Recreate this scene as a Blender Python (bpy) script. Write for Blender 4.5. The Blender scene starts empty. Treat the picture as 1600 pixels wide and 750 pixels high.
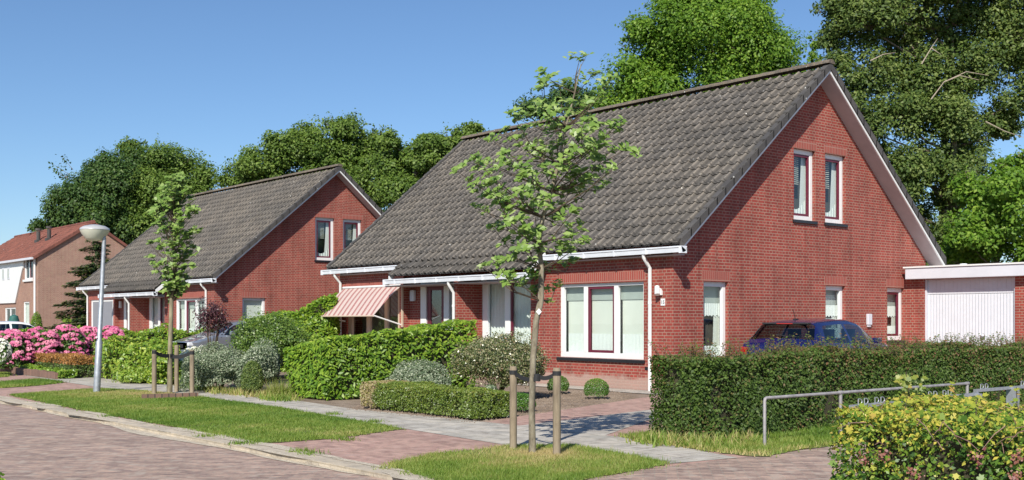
import bpy, bmesh, math, random
import numpy as np
from mathutils import Vector, Matrix
from mathutils.geometry import tessellate_polygon
random.seed(7); RNG = np.random.default_rng(11)
sc = bpy.context.scene
COL = sc.collection
# ------------------------------------------------------------------ camera, sky, sun
FPX, TH, HY, CH = 1724.166, .697, 500.958, 1.42
CX, CY = 14.697, -16.459
S_, C_ = math.sin(TH), math.cos(TH)
cam = bpy.data.cameras.new('camera'); camo = bpy.data.objects.new('camera', cam); COL.objects.link(camo)
camo.location = (CX, CY, CH)
camo.rotation_euler = (math.pi/2, 0, math.atan2(C_, S_))
cam.sensor_width = 36; cam.lens = FPX/1600*36
cam.shift_y = (HY-375)/1600; cam.clip_start = .1; cam.clip_end = 2000
sc.camera = camo
SUN = Vector((.40, -.54, .54)).normalized()          # towards the sun
w = bpy.data.worlds.new('World'); sc.world = w; w.use_nodes = True
nt = w.node_tree; bg = nt.nodes['Background']
sky = nt.nodes.new('ShaderNodeTexSky'); sky.sky_type = 'NISHITA'; sky.sun_disc = False
sky.sun_elevation = math.asin(SUN.z); sky.sun_rotation = math.atan2(SUN.x, SUN.y)
sky.altitude = 0; sky.air_density = 1.0; sky.dust_density = .15; sky.ozone_density = 7.0
nt.links.new(sky.outputs[0], bg.inputs[0]); bg.inputs[1].default_value = .10
sl = bpy.data.lights.new('sun', 'SUN'); so = bpy.data.objects.new('sun', sl); COL.objects.link(so)
sl.energy = 4.9; sl.angle = math.radians(.53); sl.color = (1, .95, .85)
so.rotation_euler = (-SUN).to_track_quat('-Z', 'Y').to_euler(); so.location = (10, -20, 30)
sc.view_settings.view_transform = 'Standard'; sc.view_settings.look = 'None'
sc.view_settings.exposure = 0.28; sc.view_settings.gamma = 1
sc.view_settings.use_curve_mapping = False
sc.cycles.max_bounces = 8; sc.cycles.transparent_max_bounces = 12

def at(px, py, d):                       # a point of the photo at depth d (metres) as a world point
    l = (px-800)/FPX*d; z = CH+(HY-py)/FPX*d
    return Vector((CX+S_*l-C_*d, CY+C_*l+S_*d, z))
def gp(px, py, z=0.0):                   # where that line of sight meets the ground
    return at(px, py, (CH-z)*FPX/(py-HY))

# ------------------------------------------------------------------ materials
def newmat(name):
    m = bpy.data.materials.new(name); m.use_nodes = True
    n = m.node_tree.nodes; p = n['Principled BSDF']
    return m, m.node_tree, p
def N(nt, typ, **kw):
    n = nt.nodes.new(typ)
    for k, v in kw.items():
        if k in n.inputs: n.inputs[k].default_value = v
        else: setattr(n, k, v)
    return n
def rgb(*c): return (*c, 1)
def ramp(nt, stops, src=None):
    r = nt.nodes.new('ShaderNodeValToRGB'); e = r.color_ramp.elements
    while len(e) < len(stops): e.new(.5)
    for i, (p, c) in enumerate(stops): e[i].position = p; e[i].color = rgb(*c)
    if src is not None: nt.links.new(src, r.inputs[0])
    return r
def noise(nt, scale, detail=4, rough=.55, vec=None, out=0):
    n = N(nt, 'ShaderNodeTexNoise', Scale=scale, Detail=detail, Roughness=rough)
    if vec is not None: nt.links.new(vec, n.inputs['Vector'])
    return n.outputs[out]
def mix(nt, a, b, f, mode='MIX'):
    m = nt.nodes.new('ShaderNodeMix'); m.data_type = 'RGBA'; m.blend_type = mode
    for s, v in ((0, f), (6, a), (7, b)):
        if hasattr(v, 'links'): nt.links.new(v, m.inputs[s])
        elif isinstance(v, tuple): m.inputs[s].default_value = rgb(*v)
        else: m.inputs[s].default_value = v
    return m.outputs[2]
def bump(nt, p, h, strength=.3, dist=.01):
    b = N(nt, 'ShaderNodeBump', Strength=strength, Distance=dist)
    nt.links.new(h, b.inputs['Height']); nt.links.new(b.outputs[0], p.inputs['Normal'])
def coords(nt, which='Object'):
    return nt.nodes.new('ShaderNodeTexCoord').outputs[which]
def plain(name, col, rough=.5, metal=0, var=.12, scale=6, bmp=0, spec=None, coat=0):
    m, nt, p = newmat(name)
    co = coords(nt)
    f = noise(nt, scale, 5, .6, co)
    r = ramp(nt, [(.3, tuple(c*(1-var) for c in col)), (.7, tuple(min(1, c*(1+var)) for c in col))], f)
    nt.links.new(r.outputs[0], p.inputs['Base Color'])
    p.inputs['Roughness'].default_value = rough; p.inputs['Metallic'].default_value = metal
    if coat: p.inputs['Coat Weight'].default_value = coat; p.inputs['Coat Roughness'].default_value = .03
    if bmp: bump(nt, p, noise(nt, scale*8, 4, .6, co), bmp, .005)
    return m
def brickmat(name, c1, c2, mortar, bw=.225, bh=.0625, ms=.011, rot=0, squash=.5, dirt=None, off=.5, bmp=.5, freq=2, rough=.85, c3=None, stain=.25, low=None, mott=0, streak=0):
    m, nt, p = newmat(name)
    uv = nt.nodes.new('ShaderNodeUVMap').outputs[0]
    mp = N(nt, 'ShaderNodeMapping'); mp.inputs['Rotation'].default_value = (0, 0, rot)
    nt.links.new(uv, mp.inputs[0])
    # slight wobble keeps the joints from being ruler straight
    nz = noise(nt, 3.0, 2, .5, mp.outputs[0], 1)
    vm = N(nt, 'ShaderNodeVectorMath', operation='MULTIPLY_ADD'); nt.links.new(nz, vm.inputs[0])
    vm.inputs[1].default_value = (.004, .003, 0); nt.links.new(mp.outputs[0], vm.inputs[2])
    b = N(nt, 'ShaderNodeTexBrick', offset=off, offset_frequency=2, squash=squash, squash_frequency=freq)
    b.inputs['Scale'].default_value = 1; b.inputs['Brick Width'].default_value = bw
    b.inputs['Row Height'].default_value = bh; b.inputs['Mortar Size'].default_value = ms
    b.inputs['Mortar Smooth'].default_value = .15; b.inputs['Bias'].default_value = 0
    b.inputs['Color1'].default_value = rgb(*c1); b.inputs['Color2'].default_value = rgb(*c2)
    b.inputs['Mortar'].default_value = rgb(*mortar)
    nt.links.new(vm.outputs[0], b.inputs['Vector'])
    n1 = noise(nt, 1.1, 5, .65, mp.outputs[0])
    r1 = ramp(nt, [(.3, (1-stain,)*3), (.7, (1+stain*.4,)*3)], n1)
    c = mix(nt, b.outputs[0], r1.outputs[0], 1.0, 'MULTIPLY')
    n2 = noise(nt, 90, 3, .7, mp.outputs[0])
    r2 = ramp(nt, [(.25, (.8,)*3), (.75, (1.12,)*3)], n2)
    c = mix(nt, c, r2.outputs[0], 1.0, 'MULTIPLY')
    if streak:
        m2 = N(nt, 'ShaderNodeMapping'); m2.inputs['Scale'].default_value = (2.2, .35, 1); nt.links.new(uv, m2.inputs[0])
        n6 = noise(nt, 1.6, 6, .7, m2.outputs[0]); r6 = ramp(nt, [(.30, (.70, .66, .64)), (.5, (1, 1, 1)), (.72, (1.12, 1.10, 1.08))], n6)
        c = mix(nt, c, r6.outputs[0], 1.0, 'MULTIPLY')
        n7 = noise(nt, 22, 2, .5, mp.outputs[0]); r7 = ramp(nt, [(.64, (0,)*3), (.72, (.55,)*3)], n7); c = mix(nt, c, (.15, .035, .03), r7.outputs[0])
    if mott:
        n5 = noise(nt, mott, 5, .75, mp.outputs[0]); r5 = ramp(nt, [(.32, (.62, .60, .60)), (.5, (1, 1, 1)), (.68, (1.25, 1.2, 1.12))], n5)
        c = mix(nt, c, r5.outputs[0], 1.0, 'MULTIPLY')
    if c3:
        n3 = noise(nt, 5, 2, .5, mp.outputs[0]); r3 = ramp(nt, [(.55, (0,)*3), (.68, (.6,)*3)], n3)
        c = mix(nt, c, c3, r3.outputs[0])
    if low:     # pale lime bloom on the lowest courses
        sp = nt.nodes.new('ShaderNodeSeparateXYZ'); nt.links.new(coords(nt), sp.inputs[0])
        ad = N(nt, 'ShaderNodeMath', operation='MULTIPLY_ADD'); nt.links.new(noise(nt, 2.5, 4, .6, mp.outputs[0]), ad.inputs[0])
        ad.inputs[1].default_value = -.35; nt.links.new(sp.outputs[2], ad.inputs[2])
        r4 = ramp(nt, [(0.02, (.75,)*3), (.13, (0,)*3)], ad.outputs[0])
        c = mix(nt, c, low, r4.outputs[0])
    nt.links.new(c, p.inputs['Base Color']); p.inputs['Roughness'].default_value = rough
    inv = N(nt, 'ShaderNodeMath', operation='SUBTRACT'); inv.inputs[0].default_value = 1
    nt.links.new(b.outputs['Fac'], inv.inputs[1])
    ad = N(nt, 'ShaderNodeMath', operation='MULTIPLY_ADD'); nt.links.new(n2, ad.inputs[0]); ad.inputs[1].default_value = .35
    nt.links.new(inv.outputs[0], ad.inputs[2])
    bump(nt, p, ad.outputs[0], bmp, .006)
    return m
def leafmat(name, stops, rough=.45, trans=.28, back=None, spec=.5):
    m, nt, p = newmat(name)
    a = N(nt, 'ShaderNodeAttribute', attribute_name='tone')
    r = ramp(nt, stops, a.outputs['Fac'])
    c = r.outputs[0]
    if back:
        g = nt.nodes.new('ShaderNodeNewGeometry'); c = mix(nt, c, back, g.outputs['Backfacing'])
    nt.links.new(c, p.inputs['Base Color']); p.inputs['Roughness'].default_value = rough
    p.inputs['Specular IOR Level'].default_value = spec
    t = nt.nodes.new('ShaderNodeBsdfTranslucent')
    tc = mix(nt, c, (1.5, 1.5, .6), 1.0, 'MULTIPLY'); nt.links.new(tc, t.inputs[0])
    ms = nt.nodes.new('ShaderNodeMixShader'); ms.inputs[0].default_value = trans
    nt.links.new(p.outputs[0], ms.inputs[1]); nt.links.new(t.outputs[0], ms.inputs[2])
    nt.links.new(ms.outputs[0], nt.nodes['Material Output'].inputs[0])
    return m
def glassmat(name, tint=(.75, .8, .78), refl=1.0):
    m, nt, p = newmat(name)
    nt.nodes.remove(p)
    t = nt.nodes.new('ShaderNodeBsdfTransparent'); t.inputs[0].default_value = rgb(*tint)
    g = N(nt, 'ShaderNodeBsdfGlossy'); g.inputs['Roughness'].default_value = .01; g.inputs[0].default_value = rgb(.9, .95, 1)
    lw = N(nt, 'ShaderNodeLayerWeight', Blend=.5); pw = N(nt, 'ShaderNodeMath', operation='POWER'); pw.inputs[1].default_value = 4.5
    nt.links.new(lw.outputs['Facing'], pw.inputs[0]); f = N(nt, 'ShaderNodeMath', operation='MULTIPLY_ADD'); nt.links.new(pw.outputs[0], f.inputs[0]); f.inputs[1].default_value = .9; f.inputs[2].default_value = .09
    b = N(nt, 'ShaderNodeBump', Strength=.05, Distance=.01); nt.links.new(noise(nt, 1.3, 2, .5, coords(nt)), b.inputs['Height'])
    nt.links.new(b.outputs[0], g.inputs['Normal'])
    ms = nt.nodes.new('ShaderNodeMixShader'); nt.links.new(f.outputs[0], ms.inputs[0])
    nt.links.new(t.outputs[0], ms.inputs[1]); nt.links.new(g.outputs[0], ms.inputs[2])
    nt.links.new(ms.outputs[0], nt.nodes['Material Output'].inputs[0])
    return m
def tilemat(name, base, lichen, amt=.5, shade_wear=0):
    m, nt, p = newmat(name); co = coords(nt)
    uv = nt.nodes.new('ShaderNodeUVMap').outputs[0]
    vt = N(nt, 'ShaderNodeTexWhiteNoise', noise_dimensions='2D')
    sn = N(nt, 'ShaderNodeVectorMath', operation='FLOOR'); nt.links.new(uv, sn.inputs[0]); nt.links.new(sn.outputs[0], vt.inputs[0])
    r0 = ramp(nt, [(0, tuple(c*.78 for c in base)), (1, tuple(c*1.2 for c in base))], vt.outputs[0])
    n1 = noise(nt, .9, 6, .7, co); r1 = ramp(nt, [(.3, (.72, .74, .78)), (.7, (1.2, 1.15, 1.08))], n1)
    c = mix(nt, r0.outputs[0], r1.outputs[0], 1.0, 'MULTIPLY')
    n2 = noise(nt, 28, 6, .75, co); r2 = ramp(nt, [(.60-.07*amt, (0,)*3), (.72, (1,)*3)], n2)
    c = mix(nt, c, lichen, r2.outputs[0])
    v = N(nt, 'ShaderNodeTexVoronoi', Scale=3.2, Randomness=1); nt.links.new(co, v.inputs['Vector'])
    r3 = ramp(nt, [(.0, (1,)*3), (.045, (.8,)*3), (.065, (0,)*3)], v.outputs['Distance'])
    c = mix(nt, c, (.62, .61, .57), r3.outputs[0])
    if shade_wear:    # roll highlights and course shadow lines painted in, plus trough grime and weathered tops
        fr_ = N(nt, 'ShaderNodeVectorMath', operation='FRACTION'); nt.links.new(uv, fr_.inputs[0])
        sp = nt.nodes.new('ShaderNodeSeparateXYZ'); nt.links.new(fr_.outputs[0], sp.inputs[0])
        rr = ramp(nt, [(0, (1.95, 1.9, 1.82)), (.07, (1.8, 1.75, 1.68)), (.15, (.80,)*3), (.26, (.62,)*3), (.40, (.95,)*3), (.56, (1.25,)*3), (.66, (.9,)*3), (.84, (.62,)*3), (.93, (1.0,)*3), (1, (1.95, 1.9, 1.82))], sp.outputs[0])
        c = mix(nt, c, rr.outputs[0], shade_wear, 'MULTIPLY')
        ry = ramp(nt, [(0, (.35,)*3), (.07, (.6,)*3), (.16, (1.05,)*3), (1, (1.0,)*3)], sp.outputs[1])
        c = mix(nt, c, ry.outputs[0], shade_wear, 'MULTIPLY')
    n4 = noise(nt, 14, 4, .7, co); r4 = ramp(nt, [(.30, (1,)*3), (.42, (0,)*3)], n4)
    c = mix(nt, c, (.05, .045, .035), r4.outputs[0])
    nt.links.new(c, p.inputs['Base Color']); p.inputs['Roughness'].default_value = .8
    bump(nt, p, noise(nt, 60, 4, .7, co), .35, .004)
    return m
def stripemat(name):
    m, nt, p = newmat(name)
    uv = nt.nodes.new('ShaderNodeUVMap').outputs[0]
    sp = nt.nodes.new('ShaderNodeSeparateXYZ'); nt.links.new(uv, sp.inputs[0])
    md = N(nt, 'ShaderNodeMath', operation='FRACT'); mu = N(nt, 'ShaderNodeMath', operation='MULTIPLY'); mu.inputs[1].default_value = 12/2.85
    nt.links.new(sp.outputs[0], mu.inputs[0]); nt.links.new(mu.outputs[0], md.inputs[0])
    r = ramp(nt, [(0, (.72, .58, .53)), (.45, (.72, .58, .53)), (.46, (.40, .13, .13)), (.60, (.40, .13, .13)), (.61, (.66, .38, .35)), (.70, (.66, .38, .35)), (.71, (.40, .13, .13)), (.80, (.40, .13, .13)), (.81, (.72, .58, .53))], md.outputs[0])
    r.color_ramp.interpolation = 'CONSTANT'
    nt.links.new(r.outputs[0], p.inputs['Base Color']); p.inputs['Roughness'].default_value = .85
    t = nt.nodes.new('ShaderNodeBsdfTranslucent'); nt.links.new(r.outputs[0], t.inputs[0])
    ms = nt.nodes.new('ShaderNodeMixShader'); ms.inputs[0].default_value = .3
    nt.links.new(p.outputs[0], ms.inputs[1]); nt.links.new(t.outputs[0], ms.inputs[2])
    nt.links.new(ms.outputs[0], nt.nodes['Material Output'].inputs[0])
    return m
def barkmat(name, a, b, scale=14, stretch=.25):
    m, nt, p = newmat(name)
    mp = N(nt, 'ShaderNodeMapping'); mp.inputs['Scale'].default_value = (1, 1, stretch)
    nt.links.new(coords(nt), mp.inputs[0])
    f = noise(nt, scale, 6, .7, mp.outputs[0]); r = ramp(nt, [(.35, a), (.65, b)], f)
    f2 = noise(nt, 2.2, 3, .6, coords(nt)); r2 = ramp(nt, [(.35, (.7,)*3), (.7, (1.15,)*3)], f2)
    nt.links.new(mix(nt, r.outputs[0], r2.outputs[0], 1.0, 'MULTIPLY'), p.inputs['Base Color']); p.inputs['Roughness'].default_value = .9
    bump(nt, p, f, .6, .01); return m
def groundmat(name, cols, scale=1.5, bmp=.5, fine=40):
    m, nt, p = newmat(name); co = coords(nt)
    f = noise(nt, scale, 8, .65, co); r = ramp(nt, [(.28+.44*i/(len(cols)-1), c) for i, c in enumerate(cols)], f)
    g = noise(nt, fine, 4, .7, co); r2 = ramp(nt, [(.3, (.7,)*3), (.7, (1.2,)*3)], g)
    nt.links.new(mix(nt, r.outputs[0], r2.outputs[0], 1.0, 'MULTIPLY'), p.inputs['Base Color'])
    p.inputs['Roughness'].default_value = .95
    bump(nt, p, g, bmp, .02); return m

M = {}
M['brick'] = brickmat('red_brick', (.36, .060, .042), (.25, .042, .031), (.37, .225, .17), ms=.0078, streak=1, low=(.42, .31, .26))
M['lintel'] = brickmat('red_brick_soldier', (.36, .07, .05), (.29, .055, .042), (.38, .20, .155), bw=.0625, bh=.45, ms=.010, off=0, squash=1, stain=.1)
M['tanbrick'] = brickmat('tan_brick', (.37, .185, .13), (.29, .14, .095), (.42, .30, .24), c3=(.36, .25, .17), stain=.2)
M['pinkbrick'] = brickmat('pink_brick', (.40, .2, .17), (.34, .17, .14), (.42, .33, .28), stain=.1)
M['black'] = plain('black_sill', (.02, .02, .024), .25, bmp=.2, scale=12)
M['white'] = plain('white_paint', (.76, .76, .75), .35, var=.04, scale=3)
M['gutter'] = plain('white_gutter', (.70, .72, .76), .35, var=.08, scale=4)
M['greywhite'] = plain('greyed_white_panel', (.60, .61, .66), .45, var=.05, scale=2)
M['soffit'] = plain('soffit_boards', (.42, .38, .39), .6, var=.08, scale=3)
M['maroon'] = plain('maroon_paint', (.13, .016, .035), .3, var=.08)
M['glass'] = glassmat('window_glass', (.90, .94, .92)); M['carglass'] = glassmat('car_glass', (.42, .5, .5))
M['curtain'] = plain('cream_screen', (.74, .76, .69), .8, var=.03, scale=2)
M['net'] = plain('net_curtain', (.74, .77, .75), .8, var=.05, scale=30)
M['shade'] = plain('shade_cloth', (.42, .46, .43), .8, var=.05)
M['greyblind'] = plain('grey_roller_screen', (.24, .245, .27), .7, var=.04)
M['lilacdoor'] = plain('white_metal_door', (.66, .68, .73), .4, var=.03)
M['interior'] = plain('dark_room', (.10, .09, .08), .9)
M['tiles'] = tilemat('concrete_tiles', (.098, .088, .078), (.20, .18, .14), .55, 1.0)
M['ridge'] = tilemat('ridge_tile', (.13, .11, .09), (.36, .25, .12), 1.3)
M['vergetile'] = tilemat('verge_tile', (.075, .07, .068), (.2, .19, .14), .4)
M['redtile'] = tilemat('red_clay_tiles', (.20, .07, .05), (.27, .14, .10), .5)
M['stripe'] = stripemat('awning_stripes')
M['galv'] = plain('galvanised_steel', (.40, .42, .45), .5, .55, var=.2, scale=14, bmp=.15)
M['rail'] = plain('weathered_steel', (.33, .31, .31), .65, .3, var=.28, scale=10, bmp=.3)
M['lampshade'] = plain('lamp_bowl', (.62, .62, .52), .3, var=.06); M['lamptop'] = plain('lamp_cap', (.5, .5, .5), .3, .2)
M['wood'] = barkmat('stake_wood', (.20, .15, .10), (.36, .29, .20), 18, .12)
M['rubber'] = plain('black_rubber', (.02, .02, .022), .7)
M['bark'] = barkmat('bark', (.09, .065, .045), (.24, .2, .15)); M['palebark'] = barkmat('pale_bark', (.17, .14, .09), (.36, .31, .2), 9)
M['twig'] = barkmat('twigs', (.05, .035, .02), (.12, .085, .055), 30)
M['core'] = plain('inner_twigs', (.05, .045, .022), .95, var=.6, scale=40, bmp=1)
M['paver'] = brickmat('road_pavers', (.50, .345, .27), (.29, .195, .165), (.36, .30, .24), bw=.21, bh=.075, ms=.007, rot=math.radians(-43), squash=1, c3=(.46, .38, .31), bmp=.35, rough=.8, stain=.22, mott=7)
M['pinkpaver'] = brickmat('apron_pavers', (.52, .325, .265), (.40, .24, .20), (.36, .27, .21), bw=.21, bh=.10, ms=.006, squash=1, bmp=.3, rough=.85, c3=(.42, .30, .26), stain=.2, mott=5)
M['slab'] = brickmat('concrete_slabs', (.54, .49, .425), (.44, .41, .36), (.26, .23, .17), bw=.30, bh=.30, ms=.008, squash=1, bmp=.3, rough=.9, c3=(.50, .47, .42), stain=.25, mott=2.5)
M['kerb'] = brickmat('kerb_stone', (.56, .48, .37), (.50, .43, .335), (.40, .34, .25), bw=1.0, bh=.5, ms=.008, squash=1, bmp=.3, c3=(.50, .43, .33), stain=.3, mott=4)
M['soil'] = groundmat('garden_soil', [(.14, .10, .07), (.25, .185, .135), (.33, .26, .2)], 2)
M['sand'] = groundmat('swept_sand', [(.36, .30, .23), (.52, .45, .35), (.60, .52, .41)], 5)
M['ground'] = groundmat('rough_ground', [(.05, .07, .02), (.08, .1, .03), (.14, .12, .06)], .8)
M['lawn'] = groundmat('lawn_base', [(.12, .17, .03), (.17, .20, .05), (.34, .27, .13)], 1.3, fine=60)
M['edging'] = brickmat('edging_tiles', (.26, .15, .11), (.2, .12, .09), (.08, .06, .05), bw=.12, bh=1, ms=.012, squash=1, off=0)
M['blue'] = plain('blue_car_paint', (.008, .012, .10), .25, .3, var=.05, coat=1)
M['silver'] = plain('silver_car_paint', (.32, .35, .40), .3, .6, var=.04, coat=1)
M['whitecar'] = plain('white_car_paint', (.8, .8, .8), .3, 0, var=.02, coat=1)
M['redlens'] = plain('red_lens', (.35, .01, .01), .15, coat=1); M['clearlens'] = plain('clear_lens', (.7, .72, .75), .1, coat=1)
M['yellowplate'] = plain('yellow_plate', (.75, .42, .03), .4)
M['tyre'] = plain('tyre', (.02, .02, .02), .8); M['alloy'] = plain('alloy', (.5, .5, .52), .3, .8)
M['greensheet'] = plain('green_cloth', (.03, .13, .11), .7)
M['grass'] = leafmat('grass_blades', [(0, (.075, .16, .014)), (.42, (.17, .265, .034)), (.72, (.28, .32, .07)), (1, (.50, .40, .19))], .6, .3)
M['petal_pink'] = leafmat('pink_petals', [(0, (.55, .09, .24)), (.6, (.72, .2, .38)), (1, (.8, .42, .5))], .6, .25)
M['petal_white'] = leafmat('white_petals', [(0, (.7, .68, .6)), (1, (.8, .8, .76))], .6, .2)

# ------------------------------------------------------------------ object helpers
def tag(o, label=None, cat=None, group=None, kind=None):
    if label: o['label'] = label
    if cat: o['category'] = cat
    if group: o['group'] = group
    if kind: o['kind'] = kind
    return o
def empty(name, label, cat, loc=(0, 0, 0), rz=0, group=None):
    o = bpy.data.objects.new(name, None); COL.objects.link(o); o.location = loc; o.rotation_euler = (0, 0, rz)
    o.empty_display_size = .2
    return tag(o, label, cat, group)
class MB:
    def __init__(s): s.v = []; s.f = []
    def add(s, vs, fs):
        n = len(s.v); s.v += [tuple(v) for v in vs]; s.f += [tuple(i+n for i in f) for f in fs]; return s
    def box(s, x0, x1, y0, y1, z0, z1):
        x0, x1 = sorted((x0, x1)); y0, y1 = sorted((y0, y1)); z0, z1 = sorted((z0, z1))
        return s.add([(x0,y0,z0),(x1,y0,z0),(x1,y1,z0),(x0,y1,z0),(x0,y0,z1),(x1,y0,z1),(x1,y1,z1),(x0,y1,z1)],
                     [(0,3,2,1),(4,5,6,7),(0,1,5,4),(1,2,6,5),(2,3,7,6),(3,0,4,7)])
    def tube(s, pts, rad, n=8, cap=True):
        pts = [Vector(p) for p in pts]; k = len(pts)
        if not hasattr(rad, '__len__'): rad = [rad]*k
        vs = []; fs = []; ref = Vector((.13, .21, .97))
        for i, p in enumerate(pts):
            t = (pts[min(i+1, k-1)]-pts[max(i-1, 0)]).normalized()
            if abs(t.dot(ref)) > .97: ref = Vector((1, .1, 0))
            a = t.cross(ref).normalized(); b = t.cross(a)
            for j in range(n):
                an = 2*math.pi*j/n; vs.append(p+(a*math.cos(an)+b*math.sin(an))*rad[i])
        for i in range(k-1):
            for j in range(n):
                q = (j+1) % n; fs.append((i*n+j, i*n+q, (i+1)*n+q, (i+1)*n+j))
        if cap: fs.append(tuple(range(n-1, -1, -1))); fs.append(tuple(range((k-1)*n, k*n)))
        return s.add(vs, fs)
    def quad(s, a, b, c, d): return s.add([a, b, c, d], [(0, 1, 2, 3)])
    def prism(s, poly, f0, f1):     # poly of 2-D points, f0/f1 map them to the two caps
        n = len(poly); vs = [f0(p) for p in poly]+[f1(p) for p in poly]
        fs = [tuple(range(n)), tuple(range(2*n-1, n-1, -1))]+[(i, i+n, (i+1) % n+n, (i+1) % n) for i in range(n)]
        return s.add(vs, fs)
    def lathe(s, c, prof, n=24):
        vs = []; fs = []
        for r, z in prof:
            for j in range(n): a = 2*math.pi*j/n; vs.append((c[0]+r*math.cos(a), c[1]+r*math.sin(a), c[2]+z))
        for i in range(len(prof)-1):
            for j in range(n): q = (j+1) % n; fs.append((i*n+j, i*n+q, (i+1)*n+q, (i+1)*n+j))
        return s.add(vs, fs)
    def build(s, name, mat, parent=None, smooth=False, uv=None, bevel=0, fix=True):
        me = bpy.data.meshes.new(name); me.from_pydata(s.v, [], s.f)
        if fix:
            bm = bmesh.new(); bm.from_mesh(me); bmesh.ops.recalc_face_normals(bm, faces=bm.faces); bm.to_mesh(me); bm.free()
        me.materials.append(M[mat] if isinstance(mat, str) else mat)
        boxuv(me) if uv is None else uvset(me, uv)
        if smooth: me.polygons.foreach_set('use_smooth', [True]*len(me.polygons))
        o = bpy.data.objects.new(name, me); COL.objects.link(o)
        if parent is not None: o.parent = parent
        if bevel:
            b = o.modifiers.new('b', 'BEVEL'); b.width = bevel; b.segments = 2; b.limit_method = 'ANGLE'
        if smooth:
            try:
                me.set_sharp_from_angle(angle=math.radians(38))
            except Exception: pass
        return o
def boxuv(me):
    uvl = me.uv_layers.new(name='UVMap'); vs = me.vertices
    out = np.zeros((len(me.loops), 2), 'f')
    for p in me.polygons:
        n = p.normal; ax = max(range(3), key=lambda i: abs(n[i]))
        for li in p.loop_indices:
            c = vs[me.loops[li].vertex_index].co
            out[li] = (c.y, c.z) if ax == 0 else ((c.x, c.z) if ax == 1 else (c.x, c.y))
    uvl.data.foreach_set('uv', out.ravel())
def uvset(me, fn):
    uvl = me.uv_layers.new(name='UVMap')
    for l in me.loops: uvl.data[l.index].uv = fn(me.vertices[l.vertex_index].co)
def npmesh(name, V, F, mat, parent=None, tone=None, smooth=False):
    """V (n,3) array, F (m,k) index array, every face k-sided"""
    me = bpy.data.meshes.new(name); V = np.asarray(V, 'f'); F = np.asarray(F, 'i'); m, k = F.shape
    me.vertices.add(len(V)); me.vertices.foreach_set('co', V.ravel())
    me.loops.add(m*k); me.loops.foreach_set('vertex_index', F.ravel())
    me.polygons.add(m); me.polygons.foreach_set('loop_start', np.arange(0, m*k, k, dtype='i'))
    try: me.polygons.foreach_set('loop_total', np.full(m, k, dtype='i'))
    except Exception: pass
    if tone is not None:
        a = me.attributes.new('tone', 'FLOAT', 'FACE'); a.data.foreach_set('value', np.asarray(tone, 'f'))
    me.update(calc_edges=True); me.materials.append(M[mat] if isinstance(mat, str) else mat)
    if smooth: me.polygons.foreach_set('use_smooth', [True]*m)
    o = bpy.data.objects.new(name, me); COL.objects.link(o)
    if parent is not None: o.parent = parent
    return o
def unit(a): return a/np.maximum(np.linalg.norm(a, axis=1, keepdims=True), 1e-9)
def rnd3(n): return unit(RNG.normal(size=(n, 3)))
def lumps(P, s, seed=0):    # smooth pseudo noise in about [-1,1]
    r = np.random.default_rng(seed+100); out = np.zeros(len(P))
    for i in range(7):
        d = r.normal(size=3); d /= np.linalg.norm(d); out += np.sin(P@d*s*(.6+.35*i)+r.uniform(0, 6.3))/(1+.25*i)
    return out/3.2
LEAF4 = np.array([(0, -.5, 0), (.5, -.02, .18), (0, .5, -.06), (-.5, -.02, .18)])
LEAF6 = np.array([(0, -.5, 0), (.36, -.22, .12), (.42, .12, .16), (0, .5, -.12), (-.42, .12, .16), (-.36, -.22, .12)])
LOBE = np.array([(0, -.5, 0), (.22, -.3, .04), (.5, -.22, .1), (.34, -.02, .05), (.46, .22, .08), (.2, .18, .03), (0, .5, -.05), (-.2, .18, .03), (-.46, .22, .08), (-.34, -.02, .05), (-.5, -.22, .1), (-.22, -.3, .04)])
def leaves(name, P, Nn, size, mat, parent, aspect=.55, shape=LEAF4, tone=None, droop=.2, dirs=None, jitter=.6, loc=None, sunb=1.0):
    n = len(P); P = np.asarray(P, float)
    Nn = unit(unit(np.asarray(Nn, float))+jitter*rnd3(n)+np.array([.28, -.38, .33])*sunb)
    D = (rnd3(n) if dirs is None else unit(np.asarray(dirs)+.35*rnd3(n)))-np.array([0, 0, droop])
    D = unit(D-(D*Nn).sum(1, keepdims=True)*Nn); Sd = np.cross(D, Nn)
    L = size*RNG.uniform(.45, 1.35, n) if np.isscalar(size) else size
    L = L[:, None, None]; sh = shape[None]
    V = P[:, None, :]+Sd[:, None, :]*sh[:, :, 0:1]*L*aspect+D[:, None, :]*sh[:, :, 1:2]*L+Nn[:, None, :]*sh[:, :, 2:3]*L*aspect
    k = shape.shape[0]; F = np.arange(n*k).reshape(n, k)
    if tone is None: tone = RNG.uniform(0, 1, n)
    tone = np.clip(tone, 0, 1)
    V = V.reshape(-1, 3)
    if loc is not None: V = V-np.array(loc)
    return npmesh(name, V, F, mat, parent, tone)
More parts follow.
